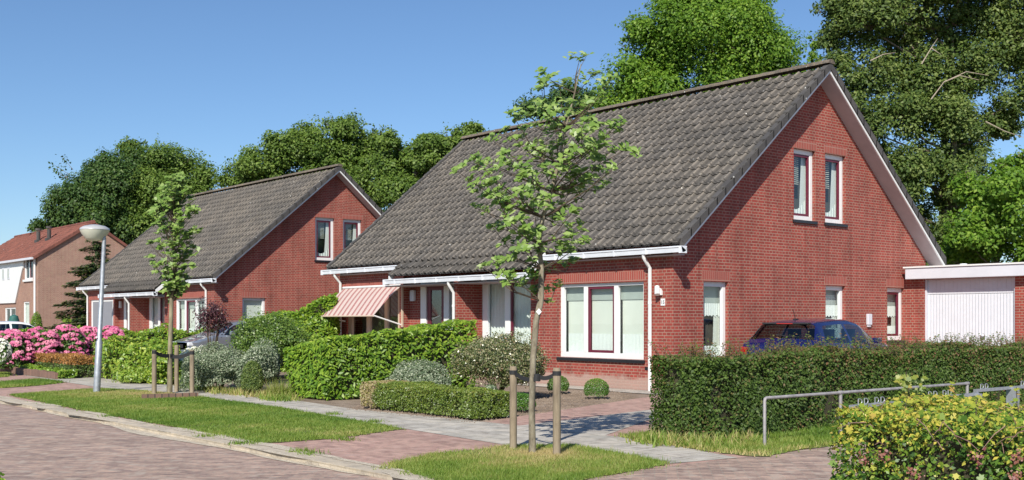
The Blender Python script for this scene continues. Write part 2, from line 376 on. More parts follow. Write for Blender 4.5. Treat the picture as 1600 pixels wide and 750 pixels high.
def box_points(n, x0, x1, y0, y1, ztop, depth=.12, bulge=.05, seed=0, zb=.03, bottom=False):
    """points through the outer layer of a hedge box; ztop may be a function of x,y"""
    zt = ztop if callable(ztop) else (lambda x, y: np.full_like(x, ztop))
    zm = float(np.mean(zt(np.array([x0, x1]), np.array([y0, y1]))))
    A = np.array([(x1-x0)*(y1-y0), (x1-x0)*zm, (x1-x0)*zm, (y1-y0)*zm, (y1-y0)*zm]); A /= A.sum()
    k = RNG.choice(5, n, p=A); a = RNG.uniform(0, 1, n); b = RNG.uniform(0, 1, n); d = RNG.exponential(depth*.5, n)
    x = x0+a*(x1-x0); y = y0+b*(y1-y0); P = np.zeros((n, 3)); Nn = np.zeros((n, 3))
    z = zt(x, y)
    for kk, (nx, ny, nz) in enumerate(((0, 0, 1), (0, -1, 0), (0, 1, 0), (-1, 0, 0), (1, 0, 0))):
        s = k == kk
        if kk == 0: P[s] = np.c_[x[s], y[s], z[s]-d[s]]
        else:
            yy = {1: y0+d[s], 2: y1-d[s]}.get(kk, y[s]); xx = {3: x0+d[s], 4: x1-d[s]}.get(kk, x[s])
            h = zt(xx, yy); q = (b if kk < 3 else a)[s]
            P[s] = np.c_[xx, yy, zb+q*(h-zb)]
        Nn[s] = (nx, ny, nz)
    P += Nn*(lumps(P, 4.5, seed)*bulge)[:, None]
    Nn[:, 2] += .35
    g = lumps(P, 11, seed+50)+.6*lumps(P, 26, seed+51); keep = RNG.uniform(size=n) < np.clip(1.15+1.4*(g+.14), .34, 1); P = P[keep]; Nn = Nn[keep]; P -= Nn*np.clip(-g[keep]*.06, 0, .07)[:, None]
    return P, unit(Nn)
def rotz(P, a, c):
    ca, sa = math.cos(a), math.sin(a); Q = np.array(P, float)
    x, y = Q[:, 0]-c[0], Q[:, 1]-c[1]; Q[:, 0] = c[0]+x*ca-y*sa; Q[:, 1] = c[1]+x*sa+y*ca; return Q
def hedge(name, label, cat, x0, x1, y0, y1, zt, n, size, mat, aspect=.55, shape=LEAF4, tonefn=None, depth=.12, bulge=.05, seed=0, sprigs=0, rz=0, group=None, core=True, jitter=.7, sprig_h=.2):
    c = ((x0+x1)/2, (y0+y1)/2, 0)
    t = empty(name, label, cat, c, rz, group)
    P, Nn = box_points(n, x0, x1, y0, y1, zt, depth, bulge, seed)
    tone = RNG.uniform(0, 1, len(P))
    if tonefn: tone = tonefn(P, tone)
    leaves('foliage', P, Nn, size, mat, t, aspect, shape, tone, jitter=jitter, loc=c)
    ztf = zt if callable(zt) else (lambda x, y: np.full_like(np.asarray(x, float), zt))
    if core:
        g = .13; xs = np.linspace(x0+g, x1-g, 12); ys = np.linspace(y0+g, y1-g, 12); mb = MB()
        X, Y = np.meshgrid(xs, ys); Z = ztf(X.ravel(), Y.ravel()).reshape(X.shape)-g*1.2
        vs = [(X[i, j]-c[0], Y[i, j]-c[1], Z[i, j]) for i in range(12) for j in range(12)]
        fs = [(i*12+j, i*12+j+1, (i+1)*12+j+1, (i+1)*12+j) for i in range(11) for j in range(11)]
        ring = [j for j in range(12)]+[i*12+11 for i in range(1, 12)]+[11*12+j for j in range(10, -1, -1)]+[i*12 for i in range(10, 0, -1)]
        b = len(vs); vs += [(vs[r][0], vs[r][1], 0) for r in ring]; m = len(ring)
        fs += [(ring[i], ring[(i+1) % m], b+(i+1) % m, b+i) for i in range(m)]
        mb.add(vs, fs); mb.build('stems', 'core', t)
    if sprigs:
        mb = MB(); PP = []; DD = []
        for i in range(sprigs):
            x = random.uniform(x0, x1); y = random.uniform(y0, y1); z = float(ztf(np.array([x]), np.array([y]))[0])-.05
            p = Vector((x, y, z)); d = Vector((random.gauss(0, .45), random.gauss(0, .45), 1)).normalized(); L = sprig_h*random.uniform(.4, 1.2)
            q = [p+d*L*s+Vector((0, 0, -.05*s*s)) for s in (0, .5, 1)]
            mb.tube([a-Vector(c) for a in q], [.004, .003, .0015], 3, False)
            for s in np.linspace(.2, 1, 7):
                PP.append(q[0].lerp(q[2], s)+Vector((random.gauss(0, .018), random.gauss(0, .018), 0))); DD.append((d.x+random.gauss(0, .8), d.y+random.gauss(0, .8), d.z*.4))
        mb.build('sprig_stems', 'twig', t)
        tn = RNG.uniform(.5, 1, len(PP))
        leaves('sprig_leaves', np.array(PP), np.tile((0, 0, 1.), (len(PP), 1)), size*.95, mat, t, aspect, shape, tn, dirs=DD, loc=c)
    return t
def ball_points(n, c, r, depth=.35, seed=0, bulge=.18, low=-.55, s=2.2):
    u = rnd3(n); u = u[u[:, 2] > low]; rr = 1-RNG.exponential(depth*.35, len(u)); rr = np.clip(rr, .2, 1)
    rad = 1+bulge*lumps(u*1.0, s*1.6, seed)
    g = lumps(u*max(r), 12/max(.5, max(r)), seed+50); keep = RNG.uniform(size=len(u)) < np.clip(1.15+1.4*(g+.15), .3, 1); u = u[keep]; rr = rr[keep]; rad = rad[keep]
    P = np.array(c)+u*np.array(r)*(rr*rad)[:, None]
    return P, unit(u/np.array(r))
def shrub(name, label, cat, c, r, n, size, mat, aspect=.55, shape=LEAF4, tonefn=None, seed=0, bulge=.2, group=None, sub=0, jitter=.8, stems=True, low=-.55, depth=.45, h0=None):
    """c = point on the ground, r = half sizes; crown centre lifted so that it rests on the ground"""
    t = empty(name, label, cat, c, 0, group); cc = (c[0], c[1], c[2]+(r[2]*.8 if h0 is None else h0))
    if sub:
        Ps = []; Ns = []
        q = rnd3(sub); q[:, 2] = np.abs(q[:, 2])*1.1-.25
        for i in range(sub):
            rs = RNG.uniform(.28, .5); ctr = np.array(cc)+q[i]*np.array(r)*RNG.uniform(.45, .8)
            P, Nn = ball_points(n//sub, ctr, np.array(r)*rs, depth, seed+i, bulge, -.8); Ps.append(P); Ns.append(Nn)
        P = np.concatenate(Ps); Nn = np.concatenate(Ns)
    else: P, Nn = ball_points(n, cc, r, depth, seed, bulge, low)
    k = P[:, 2] > c[2]+.02; P = P[k]; Nn = Nn[k]
    tone = RNG.uniform(0, 1, len(P))
    if tonefn: tone = tonefn(P, tone)
    leaves('foliage', P, Nn+np.array([0, 0, .3]), size, mat, t, aspect, shape, tone, jitter=jitter, loc=c)
    if stems:
        mb = MB()
        for i in range(9):
            a = random.uniform(0, 6.28); e = Vector((math.cos(a)*r[0]*.6, math.sin(a)*r[1]*.6, cc[2]-c[2]+r[2]*random.uniform(.1, .6)))
            mb.tube([(0, 0, 0), e*.5+Vector((0, 0, .05)), e], [.018, .012, .005], 5)
        mb.build('stems', 'twig', t)
    return t

# ------------------------------------------------------------------ ground, road, pavements
def sheet(name, pts, z, mat, kind='structure'):
    mb = MB(); mb.add([(p[0], p[1], z) for p in pts], [tuple(range(len(pts)))])
    me = bpy.data.meshes.new(name); me.from_pydata(mb.v, [], mb.f)
    if me.polygons[0].normal.z < 0: me.flip_normals()
    me.materials.append(M[mat]); boxuv(me)
    o = bpy.data.objects.new(name, me); COL.objects.link(o); tag(o, kind=kind); return o
def pxpoly(l): return [gp(*p).xy for p in l]
sheet('ground', [(-500, -300), (300, -300), (300, 500), (-500, 500)], -.06, 'ground')
sheet('road', [(-120, -16.6), (60, -16.6), (60, -10.86), (-120, -10.86)], -.035, 'paver')
MB().box(-120, 60, -10.86, -10.56, -.2, .012).build('kerb', 'kerb')['kind'] = 'structure'
MB().box(-120, 60, -16.9, -16.602, -.2, .012).build('kerb', 'kerb')['kind'] = 'structure'
pts = [(-60, -10.862)]+[(x, -10.862) for x in (30,)]+[(x, -10.93-.05*math.sin(x*1.7)-.06*math.sin(x*.6+1)-random.uniform(0, .05)) for x in np.arange(30, -60, -.25)]
sheet('road_sand', pts, -.030, 'sand')
sheet('front_yard', [(-120, -10.56), (60, -10.56), (60, 40), (-120, 40)], -.008, 'soil')
sheet('driveway_apron', [(-60, -10.555), (7.45, -10.555), (7.45, -7.1), (-60, -7.1)], .002, 'pinkpaver')
sheet('side_path', [(7.454, -10.555), (30, -10.555), (30, 14), (7.454, 14)], .002, 'paver')
sheet('sidewalk', [p for p in pxpoly([(0, 581), (150, 605), (306, 619), (437, 638), (525, 653), (630, 670), (797, 697), (894, 697), (1047, 725), (1152, 716), (1069, 700), (966, 683), (760, 660), (556, 640), (429, 621), (330, 610), (240, 599), (100, 584), (0, 567)])], .006, 'slab')
sheet('driveway', [*pxpoly([(735, 662), (1000, 622)]), (.2, 0), (.2, 8.2), (3.2, 8.2), (5.6, 0), (5.6, -6.5), *pxpoly([(966, 684)])], .001, 'pinkpaver')
sheet('driveway_slabs', pxpoly([(800, 667), (1012, 641), (1045, 640), (1045, 652), (1012, 657), (945, 681)]), .005, 'slab')
sheet('terrace_strip', [(-4.3, -.75), (.9, -.75), (.9, .9), (.05, .9), (.05, -.03), (-4.3, -.03)], .004, 'slab')
sheet('pink_drive', [(-14.9, -7.75), (-13.2, -7.75), (-14.6, 3), (-17.6, 3)], .003, 'pinkpaver')

def sample_poly(poly, n):
    P = np.array([tuple(p) for p in poly]); lo, hi = P.min(0), P.max(0); out = []; tot = 0
    while tot < n:
        q = RNG.uniform(lo, hi, (n, 2)); ins = np.zeros(n, bool); j = len(P)-1
        for i in range(len(P)):
            c = ((P[i, 1] > q[:, 1]) != (P[j, 1] > q[:, 1])) & (q[:, 0] < (P[j, 0]-P[i, 0])*(q[:, 1]-P[i, 1])/(P[j, 1]-P[i, 1]+1e-12)+P[i, 0])
            ins ^= c; j = i
        out.append(q[ins]); tot += ins.sum()
    return np.concatenate(out)[:n]
def blades(XY, z0, h, wd, dry=None):
    n = len(XY); a = RNG.uniform(0, 2*math.pi, n); hh = h*RNG.uniform(.4, 1.4, n); ww = wd*RNG.uniform(.7, 1.3, n)
    B = np.c_[XY, np.full(n, z0)]; D = np.c_[np.cos(a), np.sin(a), np.zeros(n)]; b = a+RNG.uniform(-2, 2, n); ln = RNG.uniform(.1, 1.0, n)*hh
    T = B+np.c_[np.cos(b)*ln, np.sin(b)*ln, hh]
    V = np.stack([B-D*ww[:, None], B+D*ww[:, None], T], 1).reshape(-1, 3)
    P3 = np.c_[XY, np.zeros(n)]
    tone = RNG.uniform(0, .8, n)*.6+.20+.30*lumps(P3, 1.6, 3)+.22*lumps(P3, 7, 5)
    if dry is not None: tone = tone+dry
    return V, np.clip(tone, 0, 1)
def grass(name, label, poly, n, h=.045, wd=.005, dryfn=None, ragged=.11):
    q = []; 
    for i in range(len(poly)):
        a, b = Vector(poly[i]).to_2d(), Vector(poly[(i+1) % len(poly)]).to_2d(); k = max(1, int((b-a).length/.12)); nn = Vector((-(b-a).y, (b-a).x)).normalized()
        q += [a.lerp(b, j/k)+nn*(.035*math.sin(3.1*j+i)+random.gauss(0, .022)) for j in range(k)]
    sheet('lawn', q, .010, 'lawn')
    XY = sample_poly(poly, n); g_ = lumps(np.c_[XY, np.zeros(n)], 5, 77)+.5*lumps(np.c_[XY, np.zeros(n)], 14, 78); XY = XY[RNG.uniform(size=n) < np.clip(1.0+.9*g_, .25, 1)]; n = len(XY)
    XY = XY+RNG.normal(0, ragged, XY.shape)*RNG.uniform(0, 1, (len(XY), 1))**3
    V, t = blades(XY, .008, h, wd, dryfn(XY) if dryfn is not None else None)
    o = npmesh(name, V, np.arange(len(V)).reshape(-1, 3), 'grass', None, t); tag(o, label, 'grass', kind='stuff'); return o
gA = pxpoly([(15, 618), (60, 614), (105, 611), (151, 608), (223, 611), (306, 620), (437, 638), (525, 653), (630, 671), (525, 686), (420, 693), (394, 692), (306, 675), (219, 658), (131, 642)])
gB = pxpoly([(607, 727), (675, 711), (797, 698), (894, 697), (981, 712), (1047, 726), (981, 738), (900, 753), (860, 775), (760, 775), (670, 750)])
t1 = gp(832, 710).xy; t2 = gp(265, 615).xy
def near(c, r, a): return lambda XY: a*np.exp(-((XY-np.array(c))**2).sum(1)/r**2)
grass('grass', 'mown green verge strip with yellow patches between road and pavement', gA, 150000, .032, .0048, near(t2, 1.1, .45))
grass('grass', 'small grass patch around the staked tree nearest the camera', gB, 60000, .034, .0035, near(t1, .55, .5))
gC = pxpoly([(0, 598), (60, 594), (103, 598), (60, 603), (0, 607)])
grass('grass', 'narrow far tongue of grass beside the pink driveway crossing', gC, 7000, .05, .008)
gE = pxpoly([(0, 583), (16, 585), (10, 589), (0, 590)])
grass('grass', 'tiny grass corner at the far end of the pavement', gE, 1500, .05, .01)
gD = [tuple(p) for p in pxpoly([(966, 683), (1069, 700), (1156, 713), (1200, 714)])]+[(7.45, -6.3), (7.45, 3), (5.5, 3), (5.2, -6.4)]
grass('grass', 'strip of lush grass between the clipped hedge and the low steel rail', gD, 70000, .050, .006, lambda XY: -.10+.50*np.exp(-((XY[:, 1]+7.15)/.22)**2)+.40*np.exp(-((XY[:, 0]-7.42)/.06)**2))
# weeds in the joints of the kerb
XY = np.concatenate([np.array(gp(x, y).xy)+RNG.normal(0, .07, (120, 2)) for x, y in [(325, 683), (372, 695), (395, 694), (470, 707), (487, 711), (610, 733), (650, 741), (540, 688), (520, 648), (585, 660), (300, 622), (80, 632), (170, 652)]])
V, t = blades(XY, .005, .045, .006); o = npmesh('weeds', V, np.arange(len(V)).reshape(-1, 3), 'grass', None, t); tag(o, 'little weeds growing in the joints of the pale kerb', 'weeds', kind='stuff')
ks = MB()
for i in range(46):
    x = random.uniform(-16, 7.3); y = random.choice((-10.56, -10.6, -10.84)); L_ = random.uniform(.15, .9); w_ = random.uniform(.03, .10)
    ks.add([(x+L_*math.cos(a)*(1+.25*math.sin(3*a+i)), y+w_*math.sin(a)*(1+.3*math.sin(2*a+i)), .0155+.0004*i/46) for a in np.linspace(0, 6.283, 22)[:-1]], [tuple(range(21))])
o = ks.build('kerb_sand', 'sand', fix=False); tag(o, 'pale sand lying in drifts along the kerb', 'sand', kind='stuff')
# pebbles, crumbs of soil in the front garden
XY = sample_poly(pxpoly([(540, 640), (620, 615), (960, 610), (1000, 622), (740, 662)]), 5200)
Pp = np.c_[XY, np.full(len(XY), .0)]; sz = RNG.uniform(.008, .03, len(XY))
tet = np.array([(1, 0, -.3), (-.5, .9, -.3), (-.5, -.9, -.3), (0, 0, .8)])
V = (Pp[:, None]+tet[None]*sz[:, None, None]).reshape(-1, 3); b = np.arange(len(XY))*4
F = np.concatenate([np.c_[b, b+1, b+3], np.c_[b+1, b+2, b+3], np.c_[b+2, b, b+3]])
o = npmesh('soil_crumbs', V, F, 'soil'); tag(o, 'loose crumbs of dry soil on the front garden bed', 'soil', kind='stuff')

# ------------------------------------------------------------------ house
class Fr:      # wall frame: a along the wall, dep inwards, z up
    def __init__(s, axis, plane): s.ax, s.pl = axis, plane
    def p(s, a, d, z): return (a, s.pl+d, z) if s.ax == 'f' else (s.pl-d, a, z)
    def box(s, mb, a0, a1, d0, d1, z0, z1):
        p, q = s.p(a0, d0, z0), s.p(a1, d1, z1); mb.box(p[0], q[0], p[1], q[1], p[2], q[2])
def wall_mb(mb, fr, outline, holes, reveal=.13):
    polys = [[Vector((a, z, 0)) for a, z in outline]]+[[Vector(q+(0,)) for q in ((h[0], h[2]), (h[1], h[2]), (h[1], h[3]), (h[0], h[3]))] for h in holes]
    flat = [v for pl in polys for v in pl]
    tris = tessellate_polygon(polys); n = len(mb.v)
    mb.v += [fr.p(v.x, 0, v.y) for v in flat]
    for t in tris:
        a, b, c = [flat[i] for i in t]
        if abs((b-a).cross(c-a).z) < 1e-9: continue
        want = (fr.ax == 'f')    # outward -y needs ccw in (a,z); outward +x needs ccw too
        ccw = (b-a).cross(c-a).z > 0
        mb.f.append(tuple(i+n for i in (t if ccw else t[::-1])))
    for a0, a1, z0, z1 in holes:
        for (A, B) in (((a0, z0), (a1, z0)), ((a1, z0), (a1, z1)), ((a1, z1), (a0, z1)), ((a0, z1), (a0, z0))):
            mb.quad(fr.p(A[0], 0, A[1]), fr.p(B[0], 0, B[1]), fr.p(B[0], reveal, B[1]), fr.p(A[0], reveal, A[1]))
def net(fr, parent, a0, a1, z0, z1, dep, amp=.012, per=.07, scallop=0, mat='net', name='curtain', sag=0):
    n = max(8, int((a1-a0)/.012)); vs = []; fs = []
    for i in range(n+1):
        a = a0+(a1-a0)*i/n; d = dep+amp*math.sin(a/per*2*math.pi)
        zb = z0+scallop*abs(math.sin(a/.11*math.pi)) ; ztop = z1-sag*math.sin((a-a0)/(a1-a0)*math.pi)
        vs += [fr.p(a, d, zb), fr.p(a, d, ztop)]
        if i: k = 2*i; fs.append((k-2, k, k+1, k-1))
    mb = MB(); mb.add(vs, fs); return mb.build(name, mat, parent, fix=False)
def window(parent, fr, a0, a1, z0, z1, panes, rec=.08, fw=.085, sill=True, dress=None, frame_mat='white', sash_mat='maroon', bottom=None):
    """panes: list of (a0,a1,red sash?)"""
    mb = MB(); fb = fw if bottom is None else bottom
    fr.box(mb, a0, a1, rec, rec+.075, z1-fw, z1); fr.box(mb, a0, a1, rec, rec+.075, z0, z0+fb)
    cuts = [a0]+[x for pn in panes for x in pn[:2]]+[a1]
    for i in range(0, len(cuts), 2): fr.box(mb, cuts[i], cuts[i+1], rec, rec+.075, z0+fb+.001, z1-fw-.001)
    wd = mb.build('window', frame_mat, parent, bevel=.006)
    g = MB()
    for b0, b1, red in panes:
        if red:
            s = MB(); t = .055; r2 = rec+.018; zz0, zz1 = z0+fb+.002, z1-fw-.002
            fr.box(s, b0+.001, b0+t, r2, r2+.05, zz0, zz1); fr.box(s, b1-t, b1-.001, r2, r2+.05, zz0, zz1)
            fr.box(s, b0+t, b1-t, r2, r2+.05, zz0, zz0+t); fr.box(s, b0+t, b1-t, r2, r2+.05, zz1-t, zz1)
            s.build('sash', sash_mat, wd, bevel=.004)
            g.quad(fr.p(b0+t, rec+.055, zz0+t), fr.p(b1-t, rec+.055, zz0+t), fr.p(b1-t, rec+.055, zz1-t), fr.p(b0+t, rec+.055, zz1-t))
        else:
            g.quad(fr.p(b0, rec+.055, z0+fb), fr.p(b1, rec+.055, z0+fb), fr.p(b1, rec+.055, z1-fw), fr.p(b0, rec+.055, z1-fw))
    g.build('pane', 'glass', wd, fix=False)
    if sill:
        s = MB(); fr.box(s, a0-.04, a1+.04, -.045, rec+.01, z0-.075, z0-.004); s.build('sill', 'black', wd, bevel=.01)
    cd = rec+.16
    if dress == 'screens':
        c = MB(); h = z0+(z1-z0)*.72
        for b0, b1, red in panes:
            c.quad(fr.p(b0-.02, cd, z0), fr.p(b1+.02, cd, z0), fr.p(b1+.02, cd, z1-.32), fr.p(b0-.02, cd, z1-.32))
        c.build('screen', 'curtain', wd, fix=False)
        c = MB(); c.quad(fr.p(a0+.05, cd-.02, z1-.36), fr.p(a1-.05, cd-.02, z1-.36), fr.p(a1-.05, cd-.02, z1), fr.p(a0+.05, cd-.02, z1)); c.build('blind', 'shade', wd, fix=False)
        for b0, b1, red in panes: net(fr, wd, b0+.05, b1-.03, z0+.02, z0+.52, cd-.06, .006, .04)
    elif dress == 'net':
        net(fr, wd, a0+.05, a1-.05, z0, z1, cd, .02, .11, mat='net')
    elif dress == 'kitchen':     # small screen on top, scalloped valance, low net
        c = MB(); c.quad(fr.p(a0, cd, z1-.45), fr.p(a1, cd, z1-.45), fr.p(a1, cd, z1), fr.p(a0, cd, z1)); c.build('blind', 'shade', wd, fix=False)
        net(fr, wd, a0, a1, z1-.72, z1-.44, cd-.03, .008, .06, .035); net(fr, wd, a0, a1, z0, z0+(.60 if z1-z0 > 1.5 else .35), cd-.03, .008, .05)
        c = MB(); c.quad(fr.p(a1-.26, cd-.015, z0), fr.p(a1-.02, cd-.015, z0), fr.p(a1-.02, cd-.015, z1-.5), fr.p(a1-.2, cd-.015, z1-.5)); c.build('side_curtain', 'curtain', wd, fix=False)
    elif dress == 'bedroom':
        c = MB()
        for k in range(14): fr.box(c, a0+.04, a1-.3, cd, cd+.02, z1-.75+k*.045, z1-.75+k*.045+.012)
        c.build('blind', 'curtain', wd)
        net(fr, wd, a0, a1-.1, z0, z0+.48, cd-.03, .01, .1, 0, sag=.22)
        c = MB(); c.quad(fr.p(a1-.32, cd-.02, z0), fr.p(a1-.02, cd-.02, z0), fr.p(a1-.02, cd-.02, z1), fr.p(a1-.22, cd-.02, z1)); c.build('side_curtain', 'net', wd, fix=False)
    elif dress == 'grey':
        c = MB(); fr.box(c, a0+fw, a1-fw, rec+.01, rec+.03, z0+fb, z1-fw); c.build('roller_screen', 'greyblind', wd)
    elif dress == 'closed':
        c = MB(); c.quad(fr.p(a0, cd-.05, z0), fr.p(a1, cd-.05, z0), fr.p(a1, cd-.05, z1), fr.p(a0, cd-.05, z1)); c.build('blind', 'curtain', wd, fix=False)
    return wd
def lintel(mb, fr, a0, a1, z0): fr.box(mb, a0-.05, a1+.05, -.004, .05, z0+.012, z0+.215)

APV, APZ, SLP, OV = 4.756, 7.067, .84, .40     # apex depth, barge apex, slope, overhang
def roofz(v): return APZ-SLP*abs(v-APV)
def tile_field(mb, u0, u1, v0, v1, back=False, pitch=.262, course=.34, cid=0):
    """real tile surface: rolls along u, stepped courses along the slope; v0 = lower edge"""
    k = math.sqrt(1+SLP*SLP); L = abs(v1-v0)*k; nc = max(1, round(L/course)); nu = max(1, round((u1-u0)/pitch)); pu = (u1-u0)/nu
    prof = [(0, 1.0), (.07, .95), (.14, .55), (.22, .12), (.36, 0), (.46, .10), (.52, .28), (.60, .26), (.68, .05), (.82, .02), (.90, .45), (.95, .88)]
    sgn = 1 if v1 > v0 else -1
    us = [(i+f)*pu+u0 for i in range(nu) for f, _ in prof]+[u1]; hs = [h for i in range(nu) for _, h in prof]+[1.0]
    nvec = (-SLP/k*sgn, 1/k)
    W = len(us)
    for c in range(nc):
        s0, s1 = c/nc, (c+1)/nc
        for s, lift in ((s0, .052), (s1+.012, .016)):
            vv = v0+(v1-v0)*min(s, 1); 
            for u, h in zip(us, hs):
                jit = .004*math.sin(u*37.3+c*5.1)
                o = lift+.052*h+jit; mb.v.append((u, vv+nvec[0]*o, roofz(vv)+nvec[1]*o))
        b = len(mb.v)-2*W
        for i in range(W-1): mb.f.append((b+i, b+i+1, b+W+i+1, b+W+i))
        n = len(mb.v)           # front lip of the course
        for i in range(W):
            x, y, z = mb.v[b+i]; mb.v.append((x, y-nvec[0]*.05, z-nvec[1]*.05))
        for i in range(W-1): mb.f.append((n+i, n+i+1, b+i+1, b+i))
def house(label, origin, far=False):
    t = empty('brick_house', label, 'house', origin)
    UL = -12.62                 # left wall
    F = Fr('f', 0); G = Fr('g', 0); B = Fr('f', .2)
    # --- walls
    mb = MB(); hA = [(-3.35, -.79, .62, 2.22)]
    wall_mb(mb, F, [(-4.3, -.1), (0, -.1), (0, 3.02), (-4.3, 3.02)], hA)
    hC = [(-12.25, -9.6, .1 if far else .45, 2.30)]
    wall_mb(mb, F, [(UL, -.1), (-9.42, -.1), (-9.42, 3.02), (UL, 3.02)], hC)
    hB = [(-6.36, -4.40, .55, 2.42), (-8.9, -7.3, .05, 2.42)]
    wall_mb(mb, B, [(-9.42, -.1), (-4.3, -.1), (-4.3, 2.9), (-9.42, 2.9)], hB)
    mb.quad((-4.3, 0, -.1), (-4.3, .2, -.1), (-4.3, .2, 2.9), (-4.3, 0, 2.9)); mb.quad((-9.42, 0, -.1), (-9.42, .2, -.1), (-9.42, .2, 2.9), (-9.42, 0, 2.9))
    mb.box(-6.6, -6.49, -.46, .2, -.1, 2.42)       # wing wall beside the front door
    gh = [(.92, 1.71, .3, 2.22), (5.17, 5.95, .9, 2.22), (7.73, 8.50, .94, 2.22), (3.96, 4.77, 3.66, 5.24), (5.15, 5.96, 3.66, 5.24)]
    if far: gh[0] = (1.05, 1.95, .9, 2.22)
    e = .06; D = 9.5
    gl = [(0, -.1), (D, -.1), (D, roofz(D)-e), (APV, APZ-e), (0, roofz(0)-e)]
    wall_mb(mb, G, gl, gh)
    GL = Fr('g', UL); mb.add([GL.p(a, 0, z) for a, z in gl], [tuple(range(5))])
    mb.quad((UL, D, -.1), (0, D, -.1), (0, D, 3.0), (UL, D, 3.0))
    wl = mb.build('wall', 'brick', t, fix=False)
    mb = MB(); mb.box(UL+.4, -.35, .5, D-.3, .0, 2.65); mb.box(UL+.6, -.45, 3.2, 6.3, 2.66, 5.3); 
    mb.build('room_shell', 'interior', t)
    for fr_, a0, a1, z1 in [(F, -3.35, -.79, 2.22), (F, -12.25, -9.6, 2.30)]+[(G, g_[0], g_[1], g_[3]) for g_ in gh]:
        lm = MB(); lintel(lm, fr_, a0, a1, z1); lm.build('soldier_course', 'lintel', t)
    # --- windows and doors
    window(t, F, -3.35, -.79, .62, 2.22, [(-3.25, -2.62, 0), (-2.50, -1.70, 1), (-1.58, -.86, 0)], dress='screens', rec=.06, bottom=.115, fw=.07)
    window(t, B, -6.36, -4.40, .55, 2.42, [(-6.16, -5.50, 0), (-5.31, -4.48, 1)], dress='net', rec=.03, sill=False)
    if far:
        window(t, F, -12.25, -9.6, .1, 2.30, [(-12.1, -9.75, 0)], dress='grey', rec=.03, sill=False)
        window(t, G, *gh[0], [(gh[0][0]+.09, gh[0][1]-.09, 0)], dress='closed')
    else:
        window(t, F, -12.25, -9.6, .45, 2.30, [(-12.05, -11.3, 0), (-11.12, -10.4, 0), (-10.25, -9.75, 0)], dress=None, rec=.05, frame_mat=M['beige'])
        window(t, G, *gh[0], [(gh[0][0]+.10, gh[0][1]-.10, 0)], dress='kitchen', fw=.1)
    window(t, G, *gh[1], [(gh[1][0]+.1, gh[1][1]-.1, 0)], dress='kitchen', fw=.1)
    window(t, G, *gh[2], [(gh[2][0]+.1, gh[2][1]-.1, 1)], dress='kitchen', fw=.1)
    for g_ in gh[3:]: window(t, G, *g_, [(g_[0]+.1, g_[1]-.1, 1)], dress='bedroom', fw=.1)
    # entrance: white post, maroon door, side light
    mb = MB(); B.box(mb, -8.90, -8.66, -.02, .06, .05, 2.42); B.box(mb, -7.88, -7.66, -.02, .06, .05, 2.42); B.box(mb, -8.66, -7.88, -.01, .05, 2.33, 2.42)
    B.box(mb, -7.36, -7.28, -.02, .06, .05, 2.42); dfm = mb.build('door_frame', 'white', t, bevel=.005)
    mb = MB(); B.box(mb, -8.655, -8.5, .02, .07, .06, 2.325); B.box(mb, -8.03, -7.885, .02, .07, .06, 2.325); B.box(mb, -8.5, -8.03, .02, .07, 2.2, 2.325); B.box(mb, -8.5, -8.03, .02, .07, .06, .4)
    dr = mb.build('front_door', 'maroon', t, bevel=.004)
    g = MB(); B.box(g, -8.5, -8.03, .04, .045, .4, 2.2); B.box(g, -7.65, -7.37, .03, .035, .06, 2.42); g.build('pane', 'glass', dr)
    g = MB(); B.box(g, -8.12, -8.10, -.03, .02, 1.0, 1.16); g.build('handle', 'alloy', dr)
    # --- roof
    u0, u1 = -12.95, OV
    mb = MB()
    tile_field(mb, u0, u1, -.20, APV-.02); tile_field(mb, u0, u1, 9.72, APV+.02)
    mb2 = MB(); tile_field(mb, -9.12, -3.60, -.62, -.20)
    # under-layer so that no light leaks
    mb.quad((u0, -.2, roofz(-.2)), (u1, -.2, roofz(-.2)), (u1, APV, APZ), (u0, APV, APZ)); mb.quad((u0, 9.72, roofz(9.72)), (u1, 9.72, roofz(9.72)), (u1, APV, APZ), (u0, APV, APZ))
    mb.quad((-9.12, -.62, roofz(-.62)), (-3.6, -.62, roofz(-.62)), (-3.6, -.2, roofz(-.2)), (-9.12, -.2, roofz(-.2)))
    pu_ = (u1-u0)/round((u1-u0)/.262)
    nu_uv = lambda co: ((co.x-u0)/pu_+200, (co.y+.20)/(APV+.18)*19+50.02)
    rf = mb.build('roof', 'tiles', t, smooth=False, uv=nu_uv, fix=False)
    # ridge tiles
    mb = MB(); x = u0-.03
    while x < u1:
        L = min(.44, u1+.04-x)
        a0, a1 = [(x, r, z) for r, z in ((.135, 0), (.115, .07), (.06, .13), (0, .15))], None
        vs = []
        for xx, k in ((x-.02, 1.07), (x+L, .95)):
            for ang in range(9): an = math.pi*ang/8; vs.append((xx, APV-math.cos(an)*.135*k, APZ+.075+math.sin(an)*.10*k))
        mb.add(vs, [(i, i+1, i+10, i+9) for i in range(8)]+[tuple(range(9)), tuple(range(17, 8, -1))]); x += .40
    mb.build('ridge_tiles', 'ridge', rf)
    # verge tiles: stepped dark edge pieces on both gables and both slopes
    k = math.sqrt(1+SLP*SLP)
